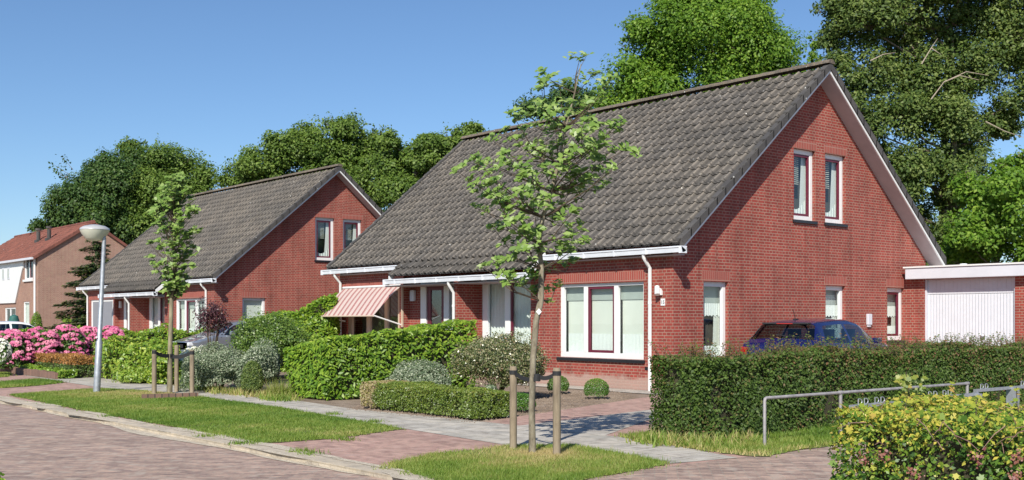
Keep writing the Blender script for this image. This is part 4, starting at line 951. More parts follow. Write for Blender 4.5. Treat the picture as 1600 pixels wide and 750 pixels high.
# ------------------------------------------------------------------ cars
def car(name, label, loc, rz, paint, L, W, H, hatch=True, group=None, plate=None):
    t = empty(name, label, 'car', loc, rz, group); hl = L/2; hw = W/2; s = H/1.45
    if hatch:
        X = [-hl, -hl+.03, -hl+.10, -hl+.22, -hl+.50, -hl+.75, -hl+1.5, -hl+2.0, -hl+2.35, -hl+2.95, -hl+3.35, hl-.15, hl-.03, hl]
        Z = [.50, .80, .97, 1.04, 1.375, 1.415, 1.45, 1.445, 1.39, 1.03, .93, .78, .66, .45]
        rear = (-hl+.24, -hl+.50); ws = (-hl+2.36, -hl+2.93)
    else:
        X = [-hl, -hl+.03, -hl+.10, -hl+.30, -hl+.75, -hl+1.0, -hl+1.9, -hl+2.3, -hl+2.65, -hl+3.25, -hl+3.45, hl-.15, hl-.03, hl]
        Z = [.50, .82, .97, 1.02, 1.385, 1.42, 1.45, 1.435, 1.37, 1.0, .92, .74, .64, .45]
        rear = (-hl+.33, -hl+.75); ws = (-hl+2.67, -hl+3.22)
    xs = np.arange(-hl, hl+.001, .03); zt = np.interp(xs, X, np.array(Z)*s)
    ker = np.array([1, 2, 3, 2, 1])/9.; zt[2:-2] = np.convolve(zt, ker, 'valid')
    def sec(x, z):
        e = min(x+hl, hl-x); w_ = hw*(1-.10*max(0, 1-e/.45)**2)-(.05 if x > 0 else .02)*max(0, 1-e/.9)
        zb = min(z-.02, (.93-.03*x/hl)*s); g = z-zb; wr = w_-.05-.42*g if g > .05 else w_-.06
        up = [(0, z), (wr*.3, z-.003), (wr*.6, z-.012), (wr*.82, z-.026), (wr*.94, z-.04*min(1, g/.2)-.003), (wr, z-.075*min(1, g/.25)-.004)]
        side = [(wr+(w_-.02-wr)*q**.9, up[-1][1]+(zb-up[-1][1])*q) for q in np.linspace(.09, 1, 13)]
        low = [(w_-.003, zb-.05), (w_, .72), (w_-.012, .62), (w_, .55), (w_-.01, .38), (w_-.05, .22), (w_-.2, .18)]
        return up+side+low, zb
    rings = []; zbs = []
    for x, z in zip(xs, zt):
        h, zb = sec(x, z); rings.append([(x, -y, zz) for y, zz in h[::-1]]+[(x, y, zz) for y, zz in h[1:]]); zbs.append(zb)
    W_ = len(rings[0]); V = [p for r in rings for p in r]; half = len(h)-1
    body, rg, sg, wsg = [], [], [], []
    def ztx(x): return float(np.interp(x, xs, zt))
    for i in range(len(xs)-1):
        x = (xs[i]+xs[i+1])/2
        for j in range(W_-1):
            f = (i*W_+j, (i+1)*W_+j, (i+1)*W_+j+1, i*W_+j+1); k = abs(j+.5-half)
            z = sum(V[q][2] for q in f)/4; dst = body
            if k < 4.6 and rear[0] < x < rear[1]+.02: dst = rg
            elif k < 4.8 and ws[0] < x < ws[1]: dst = wsg
            elif 5.6 < k < 17.4 and z > zbs[i]+.02:
                xa = ws[1]-(z-zbs[i])/(H-zbs[i])*(ws[1]-ws[0])-.12; xr = rear[0]+.32+(z-zbs[i])*.55
                if xr < x < xa and not (-.02 < x-(-hl+(1.62 if hatch else 1.8)) < .07) and z < ztx(x)-.10: dst = sg
            dst.append(f)
    def part(nm, faces, mat, par):
        mb = MB(); mb.v = V; used = sorted({q for f in faces for q in f}); mp = {q: i for i, q in enumerate(used)}
        mb.v = [V[q] for q in used]; mb.f = [tuple(mp[q] for q in f) for f in faces]
        return mb.build(nm, mat, par, smooth=True)
    n0 = 0; body += [tuple(range(W_)), tuple(range((len(xs)-1)*W_+W_-1, (len(xs)-1)*W_-1, -1))]
    bd = part('body', body, paint, t); part('rear_window', rg, 'carglass', t); [part('side_window', [f for f in sg if (V[f[0]][1] > 0) == q and (V[f[0]][0] > -hl+(1.66 if hatch else 1.84)) == q2], 'carglass', t) for q in (True, False) for q2 in (True, False)]; part('windscreen', wsg, 'carglass', t)
    # interior: seats with headrests
    for sx in (-.35, .55):
        for sy in (-.36, .36):
            mb = MB(); mb.box(sx-.08, sx+.08, sy-.22, sy+.22, .5, 1.02); mb.box(sx-.05, sx+.05, sy-.13, sy+.13, 1.07, 1.25); mb.box(sx-.01, sx+.01, sy-.06, sy+.06, 1.0, 1.1); mb.box(sx, sx+.45, sy-.22, sy+.22, .45, .6)
            mb.build('seat', 'rubber', t, bevel=.035)
    mb = MB(); mb.box(-hl+.3, hl-.9, -hw+.12, hw-.12, .3, .45); mb.box(hl-1.35, hl-1.0, -hw+.15, hw-.15, .6, .88); mb.build('cabin_floor', 'rubber', t)
    # lights, bumpers, plate, spoiler, aerial
    zl = .80*s
    for sy in (-1, 1):
        mb = MB(); mb.box(-hl+.015, -hl+.17, sy*(hw-.22), sy*(hw-.055), zl-.06, zl+.10); mb.build('tail_light', 'redlens', t, bevel=.03)
        mb = MB(); mb.box(hl-.25, hl-.01, sy*(hw-.36), sy*(hw-.075), .60, .735); mb.build('headlight', 'clearlens', t, bevel=.04)
        mb = MB(); mb.box(.62, .78, sy*(hw+.01), sy*(hw+.17), .96, 1.08); mb.build('wing_mirror', paint, t, bevel=.03)
    mb = MB(); mb.box(-hl-.03, -hl+.12, -hw+.08, hw-.08, .32, .56); mb.box(hl-.12, hl+.03, -hw+.1, hw-.1, .26, .50); mb.build('bumper', paint, t, bevel=.05)
    mb = MB(); mb.box(hl-.06, hl+.012, -.42, .42, .54, .66); mb.build('grille', 'rubber', t, bevel=.01)
    if plate:
        mb = MB(); mb.box(hl+.02, hl+.045, -.26, .26, .36, .47); mb.box(-hl-.045, -hl-.02, -.26, .26, .62, .73); mb.build('number_plate', 'yellowplate', t)
    if hatch:
        zr = ztx(rear[1])
        mb = MB(); mb.box(rear[1]-.10, rear[1]+.03, -hw*.60, hw*.60, zr-.03, zr+.006); sp = mb.build('spoiler', 'rubber', t, bevel=.012)
        mb = MB(); mb.box(rear[1]-.108, rear[1]-.1, -.17, .17, zr-.022, zr-.004); mb.build('brake_light', 'redlens', sp)
        mb = MB(); mb.box(-hl+.78, -hl+.90, -.03, .03, 1.41*s, 1.44*s); mb.tube([(-hl+.83, 0, 1.43*s), (-hl+.72, 0, 1.62*s)], .006, 6); mb.build('aerial', 'rubber', t)
        mb = MB(); mb.tube([(rear[0]-.02, -.35, ztx(rear[0])+.03), (rear[0]+.02, .1, ztx(rear[0])+.06)], .009, 6); mb.build('rear_wiper', 'rubber', t)
    for wx in (-hl+.62, hl-.78):
        for sy in (-1, 1):
            mb = MB(); mb.tube([(wx, sy*(hw-.2), .30), (wx, sy*(hw-.035), .30), (wx, sy*(hw-.01), .30)], [.30, .30, .27], 28); wh = mb.build('wheel', 'tyre', t, smooth=True)
            mb = MB(); mb.tube([(wx, sy*(hw-.06), .30), (wx, sy*(hw+.003), .30)], [.19, .17], 24); mb.build('rim', 'alloy', wh)
            mb = MB(); a = np.linspace(-.1, math.pi+.1, 22)
            for q in range(21):
                mb.quad(*[(wx+r*math.cos(b), sy*(hw+.001), .30+r*math.sin(b)) for r, b in ((.31, a[q]), (.345, a[q]), (.345, a[q+1]), (.31, a[q+1]))])
            mb.build('wheel_arch', 'rubber', wh)
    return t
car('blue_hatchback', 'dark blue hatchback parked beside the gable behind the clipped hedge', (1.55, 2.66, 0), math.pi/2+.13, 'blue', 3.62, 1.64, 1.47)
car('silver_car', 'silver grey car on the drive beside the second house, half hidden by shrubs', (-19.5, .25, 0), -math.pi/2, 'silver', 4.3, 1.72, 1.46, False, plate=True)
car('white_car', 'white car at the left edge behind the pink hydrangeas', (-38.0, -1.7, 0), math.pi/2, 'whitecar', 4.3, 1.74, 1.40, False)

# ------------------------------------------------------------------ leaf materials
G_ = lambda r, g, b: (r, g, b)
M['hornbeam'] = leafmat('clipped_hedge_leaf', [(0, (.035, .065, .014)), (.40, (.07, .125, .022)), (.7, (.11, .175, .032)), (.85, (.16, .12, .05)), (1, (.24, .13, .07))], .55, .28, spec=.3)
M['laurel'] = leafmat('laurel_leaf', [(0, (.07, .155, .014)), (.5, (.17, .29, .024)), (1, (.33, .43, .05))], .42, .28, spec=.35)
M['boxleaf'] = leafmat('box_leaf', [(0, (.08, .135, .02)), (.5, (.16, .225, .03)), (.78, (.25, .25, .05)), (1, (.40, .30, .18))], .4, .2)
M['brightbox'] = leafmat('bright_box_leaf', [(0, (.05, .13, .012)), (.6, (.11, .22, .02)), (1, (.26, .34, .03))], .4, .2)
M['holly'] = leafmat('variegated_holly_leaf', [(0, (.05, .075, .02)), (.55, (.11, .14, .04)), (.7, (.26, .25, .12)), (.95, (.38, .34, .20)), (1, (.30, .14, .07))], .3, .15)
M['greyleaf'] = leafmat('grey_variegated_leaf', [(0, (.07, .11, .05)), (.5, (.15, .20, .11)), (1, (.42, .45, .32))], .45, .2)
M['privet'] = leafmat('shrub_leaf', [(0, (.05, .10, .016)), (.6, (.11, .195, .028)), (1, (.22, .31, .05))], .42, .26)
M['purple'] = leafmat('purple_leaf', [(0, (.03, .012, .016)), (1, (.11, .035, .045))], .45, .2)
M['yellowgreen'] = leafmat('yellow_green_leaf', [(0, (.09, .18, .018)), (.5, (.19, .31, .03)), (1, (.42, .48, .08))], .38, .26)
M['hydleaf'] = leafmat('hydrangea_leaf', [(0, (.04, .09, .015)), (1, (.11, .19, .03))], .45, .2)
M['rust'] = leafmat('rust_top_leaf', [(0, (.06, .12, .02)), (.45, (.11, .15, .025)), (.55, (.25, .13, .03)), (1, (.42, .19, .05))], .5, .2)
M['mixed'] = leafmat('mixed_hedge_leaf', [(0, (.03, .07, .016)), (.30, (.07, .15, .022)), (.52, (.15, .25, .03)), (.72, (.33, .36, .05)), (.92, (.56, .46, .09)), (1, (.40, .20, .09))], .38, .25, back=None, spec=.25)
M['drystem'] = leafmat('straw', [(0, (.22, .15, .08)), (1, (.42, .32, .19))], .7, .2)
M['ash'] = leafmat('bright_tree_leaf', [(0, (.06, .14, .014)), (.6, (.14, .255, .026)), (1, (.27, .38, .055))], .5, .35, spec=.25)
M['oak'] = leafmat('dark_tree_leaf', [(0, (.03, .07, .018)), (.6, (.06, .115, .026)), (1, (.12, .18, .04))], .5, .25, spec=.25)
M['olive'] = leafmat('olive_tree_leaf', [(0, (.06, .115, .02)), (.6, (.13, .205, .034)), (1, (.23, .31, .07))], .5, .32, spec=.25)
M['elm'] = leafmat('elm_leaf', [(0, (.042, .08, .02)), (.5, (.10, .155, .034)), (1, (.23, .28, .08))], .5, .3, spec=.25)
M['spruce'] = leafmat('spruce_needles', [(0, (.02, .045, .015)), (.6, (.04, .075, .02)), (1, (.14, .14, .03))], .5, .1)

# ------------------------------------------------------------------ hedges and shrubs
def topz(base, amp, s, seed): return lambda x, y: base+amp*lumps(np.c_[np.ravel(x), np.ravel(y), np.zeros(np.size(x))], s, seed).reshape(np.shape(x))
def tn_big(P, t):   # new reddish growth near the top and at the near end, greener in places
    h = np.clip((P[:, 2]-.55)/.5, 0, 1); e = np.clip(1-(P[:, 1]+7.0)/1.6, 0, 1); k = .5*lumps(P, 1.7, 9)
    return t*.55+.08+.22*lumps(P, 2.3, 31)+.10*np.clip((P[:, 1]+5)/4, 0, 1)+np.where(RNG.uniform(size=len(t)) < .14+.50*h+.45*e+.3*k, .34, 0)
hedge('clipped_hedge', 'long clipped dark green hedge with reddish shoots beside the drive of the nearest house', 'hedge', 5.50, 6.30, -6.62, 4.6, topz(1.0, .06, 1.6, 2), 165000, .042, 'hornbeam', .6, LEAF4, tn_big, .15, .11, 4, 900, jitter=.9, sprig_h=.30)
q = at(1303, 641, 6.45)
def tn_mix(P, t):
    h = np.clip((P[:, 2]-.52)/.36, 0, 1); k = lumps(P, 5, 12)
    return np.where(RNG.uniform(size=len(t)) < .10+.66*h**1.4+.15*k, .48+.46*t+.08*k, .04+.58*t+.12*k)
X0, Y0 = q.x, q.y
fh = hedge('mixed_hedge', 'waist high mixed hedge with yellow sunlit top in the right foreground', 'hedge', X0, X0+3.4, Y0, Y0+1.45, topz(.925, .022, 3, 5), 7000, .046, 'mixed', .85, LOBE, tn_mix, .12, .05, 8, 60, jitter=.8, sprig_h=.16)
P, Nn = box_points(80000, X0, X0+3.4, Y0, Y0+1.45, topz(.915, .022, 3, 5), .10, .05, 8)
leaves('small_leaves', P, Nn, .030, 'mixed', fh, .55, LEAF4, tn_mix(P, RNG.uniform(0, 1, len(P))), jitter=.9, loc=(X0+1.7, Y0+.725, 0))
# berries clusters and dry bines in the mixed hedge
PP = []
for i in range(26):
    c0 = np.array([X0+random.uniform(.0, 2.6), Y0-.02, random.uniform(.3, .80)]); PP.append(c0+RNG.normal(0, .02, (34, 3)))
PP = np.concatenate(PP); M['reddish'] = leafmat('reddish_fruit', [(0, (.16, .035, .04)), (1, (.30, .14, .08))], .5, .1)
leaves('fruit_clusters', PP, np.tile((0, -1., .3), (len(PP), 1)), .018, 'reddish', fh, .9, LEAF4, loc=(X0+1.7, Y0+.725, 0))
mb = MB()
for i in range(90):
    p = Vector((X0-1.7-X0+random.uniform(.1, 3.2)+0*X0, -.725+random.choice((-.01, random.uniform(0, 1.3))), random.uniform(.72, .92))) + Vector((0, 0, 0))
    p.x += X0 - X0; d = Vector((random.gauss(0, 1), random.gauss(0, .5), random.gauss(0, .35))).normalized()*random.uniform(.06, .18)
    mb.tube([p, p+d*.5+Vector((0, 0, .015)), p+d], [.003, .0025, .0015], 4, False)
mb.build('dry_stems', M['drywood'] if 'drywood' in M else plain('dry_wood', (.24, .14, .11), .8), fh)
# a tall yellowing shoot standing out of the mixed hedge
sp = at(1420, 632, 6.9); sh = empty('maple_shoot', 'taller yellowing shoot of maple leaves sticking out of the hedge in front of the railing', 'shoot', (sp.x, sp.y, .8))
mb = MB(); mb.tube([(0, 0, -.1), (.01, 0, .12), (-.02, 0, .30)], [.006, .004, .002], 6); mb.build('stem', 'twig', sh)
Ps = [(random.gauss(0, .055), random.gauss(0, .05), .02+.26*random.random()) for _ in range(75)]
M['mapleyellow'] = leafmat('yellowing_maple_leaf', [(0, (.12, .19, .03)), (.6, (.26, .29, .05)), (1, (.42, .30, .07))], .45, .3)
leaves('foliage', np.array(Ps), np.tile((.5, -.6, .5), (75, 1)), .042, 'mapleyellow', sh, .95, LOBE)
# laurel hedge
lz = lambda x, y: .93+.16*np.clip((np.asarray(x)+3.8)/1.3, 0, 1)+.105*(np.asarray(y)+6.4)+.02*np.sin(np.asarray(x)*7+np.asarray(y)*5)
hedge('laurel_hedge', 'bright glossy cherry laurel hedge in front of the awning', 'hedge', -3.95, -2.42, -6.45, -3.05, lz, 17500, .095, 'laurel', .42, LEAF6, lambda P, t: t*.8+.2*np.clip((P[:, 2]-.7)/.4, 0, 1), .12, .06, 3, jitter=.55)
# low box hedge along the pavement
a = gp(557, 638); b = gp(745, 657); ang = math.atan2(b.y-a.y, b.x-a.x); Lh = (b-a).length; c = (a+b)/2
def tn_box(P, t):
    # the left end is dying off
    return np.where(P[:, 0] < c.x-Lh/2+.42+.12*lumps(P, 9, 3), .80+.25*t, t*.62+.18*np.clip((P[:, 2]-.25)/.2, 0, 1)+.08*lumps(P, 3, 5))
hedge('low_box_hedge', 'low clipped box hedge with a dried brown left end beside the pavement', 'hedge', c.x-Lh/2, c.x+Lh/2, c.y+.02, c.y+.78, topz(.415, .03, 5, 7), 48000, .028, 'boxleaf', .6, LEAF4, tn_box, .10, .065, 6, 160, rz=0, jitter=.9, sprig_h=.07)
p = gp(932, 623); shrub('box_ball', 'small bright green box ball in the bed below the large window', 'shrub', (p.x, p.y, 0), (.235, .235, .21), 6500, .022, 'brightbox', .6, tonefn=lambda P, t: t*.55+.45*np.clip((P[:, 2]-.2)/.2, 0, 1), seed=2, bulge=.05, stems=False)
p = gp(872, 615); shrub('box_ball', 'box ball half hidden behind the variegated shrub and a stake', 'shrub', (p.x, p.y, 0), (.22, .22, .20), 5000, .024, 'brightbox', .6, tonefn=lambda P, t: t*.6, seed=3, bulge=.06, stems=False)
p = gp(812, 643); shrub('box_ball', 'low dark green box clump at the right end of the low hedge', 'shrub', (p.x, p.y, 0), (.27, .25, .17), 5500, .026, 'brightbox', .6, tonefn=lambda P, t: t*.35, seed=5, bulge=.15, stems=False)
p = gp(768, 628); shrub('sedum', 'pale green sedum tuft between the low hedge and the stake', 'plant', (p.x+.1, p.y-.1, 0), (.18, .15, .17), 1500, .05, 'greyleaf', .7, seed=5, bulge=.15, stems=False)
p = gp(778, 622); shrub('variegated_shrub', 'large cream variegated shrub in front of the recessed window', 'shrub', (p.x, p.y, 0), (1.0, .85, .70), 60000, .040, 'holly', .55, seed=11, bulge=.55, jitter=1.0, sub=34, depth=.5, low=-.75, h0=.56)
p = gp(716, 612); shrub('drying_shrub', 'small pale dried shrub beside the right end of the laurel hedge', 'shrub', (p.x, p.y, 0), (.22, .22, .45), 1500, .05, 'petal_white', .5, seed=5, tonefn=lambda P, t: t*.2, stems=True)
p = gp(655, 629); shrub('grey_mound_shrub', 'grey green variegated mound between the laurel hedge and the low hedge', 'shrub', (p.x, p.y, 0), (.62, .5, .40), 19000, .036, 'greyleaf', .6, seed=12, bulge=.22, jitter=1.0, h0=.34)
# shrubs of the second garden, between the staked far tree and the laurel hedge
def sh(name, label, px, py, w_px, h_px, n, size, mat, asp=.55, seed=0, bulge=.2, d=None, **k):
    p = gp(px, py) if d is None else Vector((*at(px, py, d).xy, 0)); dd = CH*FPX/(py-HY) if d is None else d
    rx = w_px/2/FPX*dd; rz_ = h_px/FPX*dd
    if d is not None: zt = at(px, py-h_px, d).z; rz_ = zt
    return shrub(name, label, 'shrub', (p.x, p.y, 0), (rx, rx*.85, rz_/1.8), n, size, mat, asp, seed=seed, bulge=bulge, **k)
sh('privet_shrub', 'tall loose green shrub covering the side of the silver car', 422, 592, 136, 106, 38000, .055, 'privet', seed=21, sub=34, bulge=.6)
sh('privet_shrub', 'rounded green shrub directly behind the laurel hedge corner', 470, 588, 84, 72, 14000, .05, 'privet', seed=27, sub=20, bulge=.6)
sh('variegated_mound', 'pale variegated bush by the pavement right of the staked far tree', 345, 611, 122, 70, 28000, .042, 'greyleaf', seed=22, bulge=.42)
sh('variegated_mound', 'second pale variegated bush, next to a small dark grey one', 404, 612, 84, 70, 17000, .042, 'greyleaf', seed=23, bulge=.42)
sh('dark_grey_bush', 'small dark blue grey bush at the pavement edge', 394, 617, 40, 54, 7000, .035, 'elm', seed=24, bulge=.1)
p = gp(436, 622); XY = RNG.normal(0, .10, (500, 2)); V, t = blades(XY, 0, .30, .006, .45); o = npmesh('ornamental_grass', V, np.arange(len(V)).reshape(-1, 3), 'grass', None, t); o.location = (p.x, p.y, 0); tag(o, 'dry yellow grass tuft between the pale bushes and the laurel hedge', 'plant')
sh('leafy_perennials', 'bright green leafy perennials left of the pale bushes', 306, 606, 52, 40, 5500, .06, 'privet', seed=26, bulge=.5)
sh('leafy_perennials', 'lush green perennials growing over the drive edge below the silver car', 375, 590, 120, 40, 9000, .07, 'privet', seed=31)
p = at(330, 560, 27.0); shrub('purple_shrub', 'airy purple leaved shrub above the bonnet of the silver car', 'shrub', (p.x, p.y, 0), (.46, .42, .62), 3000, .06, 'purple', .5, seed=28, sub=40, bulge=.8, h0=1.38)
sh('white_flowering_shrub', 'white flowering shrub in front of the silver car', 303, 582, 66, 42, 3200, .09, 'petal_white', .7, seed=29, d=25.0, bulge=.4, sub=8)
c = at(462, 560, 31.0); zf = lambda x, y: 1.50+.34*np.clip((np.asarray(x)-c.x+1.1)/2.2, 0, 1)+.30*np.clip((np.asarray(x)-c.x+.2)/1.2, 0, 1)+.05*np.sin(np.asarray(x)*5)
hedge('tall_laurel', 'tall laurel hedge between the two brick houses, rising towards the awning', 'hedge', c.x-1.35, c.x+1.18, c.y-.5, c.y+.5, zf, 26000, .11, 'laurel', .45, LEAF6, None, .25, .16, 44, rz=math.atan2(C_, S_), jitter=.8)
sh('yellow_shrub', 'small yellow green shrub beside the wall under the awning', 492, 590, 44, 62, 5000, .06, 'yellowgreen', seed=32, d=25.5, bulge=.3)
# low plants creeping along the pavement edge
XY = np.concatenate([np.array(gp(x, y).xy)+RNG.normal(0, .16, (190, 2)) for x, y in [(205, 597), (222, 598), (340, 613), (360, 615), (378, 617), (410, 620), (428, 624), (446, 626), (320, 609), (300, 606), (1020, 690), (1040, 694), (1075, 694), (1110, 697), (1150, 690)]])
V, t = blades(XY, 0, .12, .012, RNG.uniform(-.1, .5, len(XY))); o = npmesh('edge_plants', V, np.arange(len(V)).reshape(-1, 3), 'grass', None, t); tag(o, 'untidy grasses and weeds along the back edge of the pavement', 'weeds', kind='stuff')
# yellow-green hedge behind the lamp
p0 = gp(172, 592); p1 = gp(300, 588)
hedge('euonymus_hedge', 'yellow green broad leaved hedge between the street lamp and the silver car', 'hedge', -12.9, -8.95, -6.9, -5.9, lambda x, y: .90+.03*np.sin(np.asarray(x)*3)-.33*np.clip((np.asarray(x)+10.6)/1.6, 0, 1)+.03*np.sin(np.asarray(x)*7.3+1), 22000, .09, 'yellowgreen', .5, LEAF6, None, .28, .22, 14, jitter=.9)
hedge('laurel_hedge', 'rear part of the yellow green hedging in front of the second house windows', 'hedge', -21.9, -20.9, -6.3, .2, lambda x, y: 1.12+.05*np.sin(np.asarray(y)*3), 15000, .10, 'laurel', .45, LEAF6, None, .2, .14, 15, jitter=.9)
sh('leafy_perennials', 'low perennials at the foot of the yellow green hedge', 215, 599, 60, 24, 3500, .06, 'yellowgreen', seed=40)
# hydrangeas
def hydrangea(label, px, py, w_, h_, d, n=60, seed=0):
    p = at(px, py, d); zt = at(px, py-h_, d).z; rx = w_/2/FPX*d
    t = shrub('hydrangea', label, 'shrub', (p.x, p.y, 0), (rx, rx*.8, zt/1.75), 4200, .12, 'hydleaf', .7, LEAF6, seed=seed, bulge=.12, group='pink hydrangeas in a row')
    u = rnd3(n*3); cd = np.array([CX-p.x, CY-p.y, 0]); cd /= np.linalg.norm(cd); u = u[(u@cd > -.45) & (u[:, 2] > -.35)][:n]
    cc = np.array([0, 0, zt/1.75*.8]); H_ = cc+u*np.array([rx, rx*.8, zt/1.75])*1.03
    pts, ns = [], []
    for hpt in H_:
        v = rnd3(46); v[:, 2] = np.abs(v[:, 2])*1-.25; r = RNG.uniform(.075, .125); pts.append(hpt+v*r*np.array([1, 1, .75])); ns.append(v)
    P = np.concatenate(pts); Nn = np.concatenate(ns); tn = np.repeat(RNG.uniform(0, .8, len(H_)), 46)+RNG.uniform(0, .2, len(P))
    leaves('blossoms', P, Nn, .055, 'petal_pink', t, .95, LEAF4, tn, jitter=.25)
for i, (lb, px, w_, py, h_, d) in enumerate([('pink hydrangea at the left edge of the photo', 18, 74, 572, 52, 29.8), ('pink hydrangea second from the left edge', 62, 70, 568, 52, 30.4), ('pink hydrangea in the middle of the row', 104, 66, 563, 50, 31.0), ('pink hydrangea just left of the lamp post', 138, 62, 560, 45, 32.0), ('densely flowering pink hydrangea behind the lamp post, right end of the row', 172, 58, 560, 45, 32.4)]):
    hydrangea(lb, px, py, w_, h_, d, 85 if i != 2 else 60, 50+i)
q0 = at(0, 590, 28.2)
shb = empty('white_hydrangea', 'cream white hydrangea at the very left edge', 'shrub', (q0.x, q0.y, 0)); P, Nn = ball_points(900, (0, 0, .55), (.28, .26, .36), .4, 2); leaves('foliage', P, Nn, .12, 'hydleaf', shb, .7, LEAF6)
P, Nn = ball_points(500, (0, 0, .62), (.30, .28, .36), .1, 2); leaves('blossoms', P, Nn, .09, 'petal_white', shb, .9, LEAF4)
# rust topped low hedge and its palisade edging
hedge('rust_topped_hedge', 'low hedge with rust coloured top in front of the pink hydrangeas', 'hedge', -17.6, -13.0, -7.3, -6.7, topz(.56, .04, 3, 3), 16000, .05, 'rust', .5, LEAF4, lambda P, t: np.where(P[:, 2] > .33, .5+.5*t, .4*t), .12, .07, 16, jitter=.9)
hedge('rock_cress', 'ground hugging green plants spilling over the palisade edging', 'plants', -17.4, -12.8, -7.72, -7.3, topz(.2, .05, 4, 9), 6000, .07, 'yellowgreen', .7, LEAF6, lambda P, t: t*.7, .1, .09, 19, jitter=.9, core=False)
mb = MB(); x = -21.5
while x < -12.9:
    mb.box(x, x+.1251, -7.80, -7.72, 0, .17+random.uniform(-.015, .02))
    x += .125
o = mb.build('palisade_edging', 'edging', bevel=.01); tag(o, 'low brown palisade edging in front of the hydrangeas', 'edging')
# foreground sprig bottom left
p = at(-17, 742, 4.6); shrub('foreground_shrub', 'green shrub tip peeping in at the bottom left corner', 'shrub', (p.x, p.y, 0), (.085, .085, .50), 900, .035, 'laurel', .5, seed=70, bulge=.3, depth=.5)

# ------------------------------------------------------------------ trees behind the houses
def bigtree(name, label, lobes, d, n, size, mat, trunk, bark='bark', group=None, seed=0, sub=13, flat=.8, shape=LEAF4, asp=.6, dj=.35, stray=0, trunkr=.28):
    """lobes: (px, py, radius px); built at their true distance d with real depth"""
    global RNG
    tx = at(trunk, HY, d); t = empty(name, label, 'tree', (tx.x, tx.y, 0), 0, group)
    fw = Vector((-C_, S_, 0)); P_, N_, Tn, ctr = [], [], [], []; r2 = sum(l[2]**2 for l in lobes)
    tm = MB(); zb = min(at(l[0], l[1], d).z for l in lobes)
    zt_ = max(at(l[0], l[1], d).z for l in lobes)
    cpts = [Vector((0, 0, 0)), Vector((.1, .1, zb*.4)), Vector((-.15, .1, zb*.8)), Vector((.1, -.1, zb+(zt_-zb)*.4)), Vector((0, 0, zb+(zt_-zb)*.85))]
    tm.tube(cpts, [trunkr*1.3, trunkr, trunkr*.85, trunkr*.55, trunkr*.15], 10)
    bm = MB()
    for (px, py, rp) in lobes:
        R = rp/FPX*d; off = RNG.uniform(-dj, dj)*R*2.2; c = at(px, py, d)+fw*off
        cl = c-tx; cl.z = c.z; s0 = cpts[2].lerp(cpts[4], min(1, max(0, (cl.z-R-cpts[2].z)/max(.1, cpts[4].z-cpts[2].z))))
        bm.tube([s0, s0.lerp(cl, .5)+Vector((0, 0, -.15*R)), cl], [trunkr*.26, trunkr*.16, trunkr*.07], 6)
        m = int(n*rp*rp/r2)
        q = rnd3(sub); q[:, 2] = q[:, 2]*.9+.1
        for i in range(sub):
            cc = np.array(c)+q[i]*R*RNG.uniform(.35, .85); rs = R*RNG.uniform(.34, .58)
            k = m//sub; u = rnd3(k); u[:, 2] += .15; rr = np.clip(1-RNG.exponential(.30, k)+RNG.normal(0, .07, k), .05, 1.25)
            rad = 1+.25*lumps(u, 3.5, seed+i)
            p = cc+u*(rs*rr*rad)[:, None]*np.array([1, 1, flat]); P_.append(p); N_.append(u+np.array([0, 0, .4])); Tn.append(RNG.uniform(0, .8, k)+RNG.uniform(-.05, .25))
            e = Vector(cc)-tx; e.z = cc[2]; bm.tube([cl, cl.lerp(e, .6), e], [trunkr*.1, trunkr*.06, .01], 4)
    if stray:
        for i in range(stray):
            px, py, rp = random.choice(lobes); a = random.uniform(-math.pi, 0) if random.random() < .8 else random.uniform(0, math.pi); R = rp/FPX*d
            b0 = at(px+math.cos(a)*rp*.6, py+math.sin(a)*rp*.6, d); qf = random.uniform(.92, 1.12); e = at(px+math.cos(a)*rp*qf, py+math.sin(a)*rp*qf-rp*.05, d)
            bb = [b0-tx, e-tx]; bb[0].z = b0.z; bb[1].z = e.z; bm.tube(bb, [.02, .006], 3)
            k = 26; s = RNG.uniform(.2, 1.1, k); p = np.array(b0)[None]+(np.array(e)-np.array(b0))[None]*s[:, None]+RNG.normal(0, size*.7, (k, 3)); P_.append(p); N_.append(rnd3(k)); Tn.append(RNG.uniform(.1, .9, k))
    tm.build('trunk', bark, t, smooth=True); bm.build('limbs', 'bark', t)
    leaves('crown', np.concatenate(P_), np.concatenate(N_), size, mat, t, asp, shape, np.concatenate(Tn), droop=.35, jitter=.7, loc=(tx.x, tx.y, 0))
    return t
bigtree('broadleaf_tree', 'big rounded bright green tree rising behind the nearest roof', [(1100, 70, 98), (1030, 95, 62), (1185, 95, 66), (1065, 30, 56), (1150, 30, 60), (985, 140, 46), (1110, 150, 90), (1215, 140, 45), (1020, 170, 60), (1195, 62, 40), (950, 172, 28), (1245, 130, 22), (1110, 260, 110), (1000, 55, 30)], 46, 150000, .14, 'ash', 1105, seed=1, sub=26, stray=110)
bigtree('broadleaf_tree', 'slim wispy tree top between the bright tree and the tall right tree', [(1268, 100, 16), (1275, 70, 12), (1262, 130, 20), (1258, 190, 40)], 44, 5000, .13, 'ash', 1268, seed=2, sub=8, stray=8, trunkr=.12)
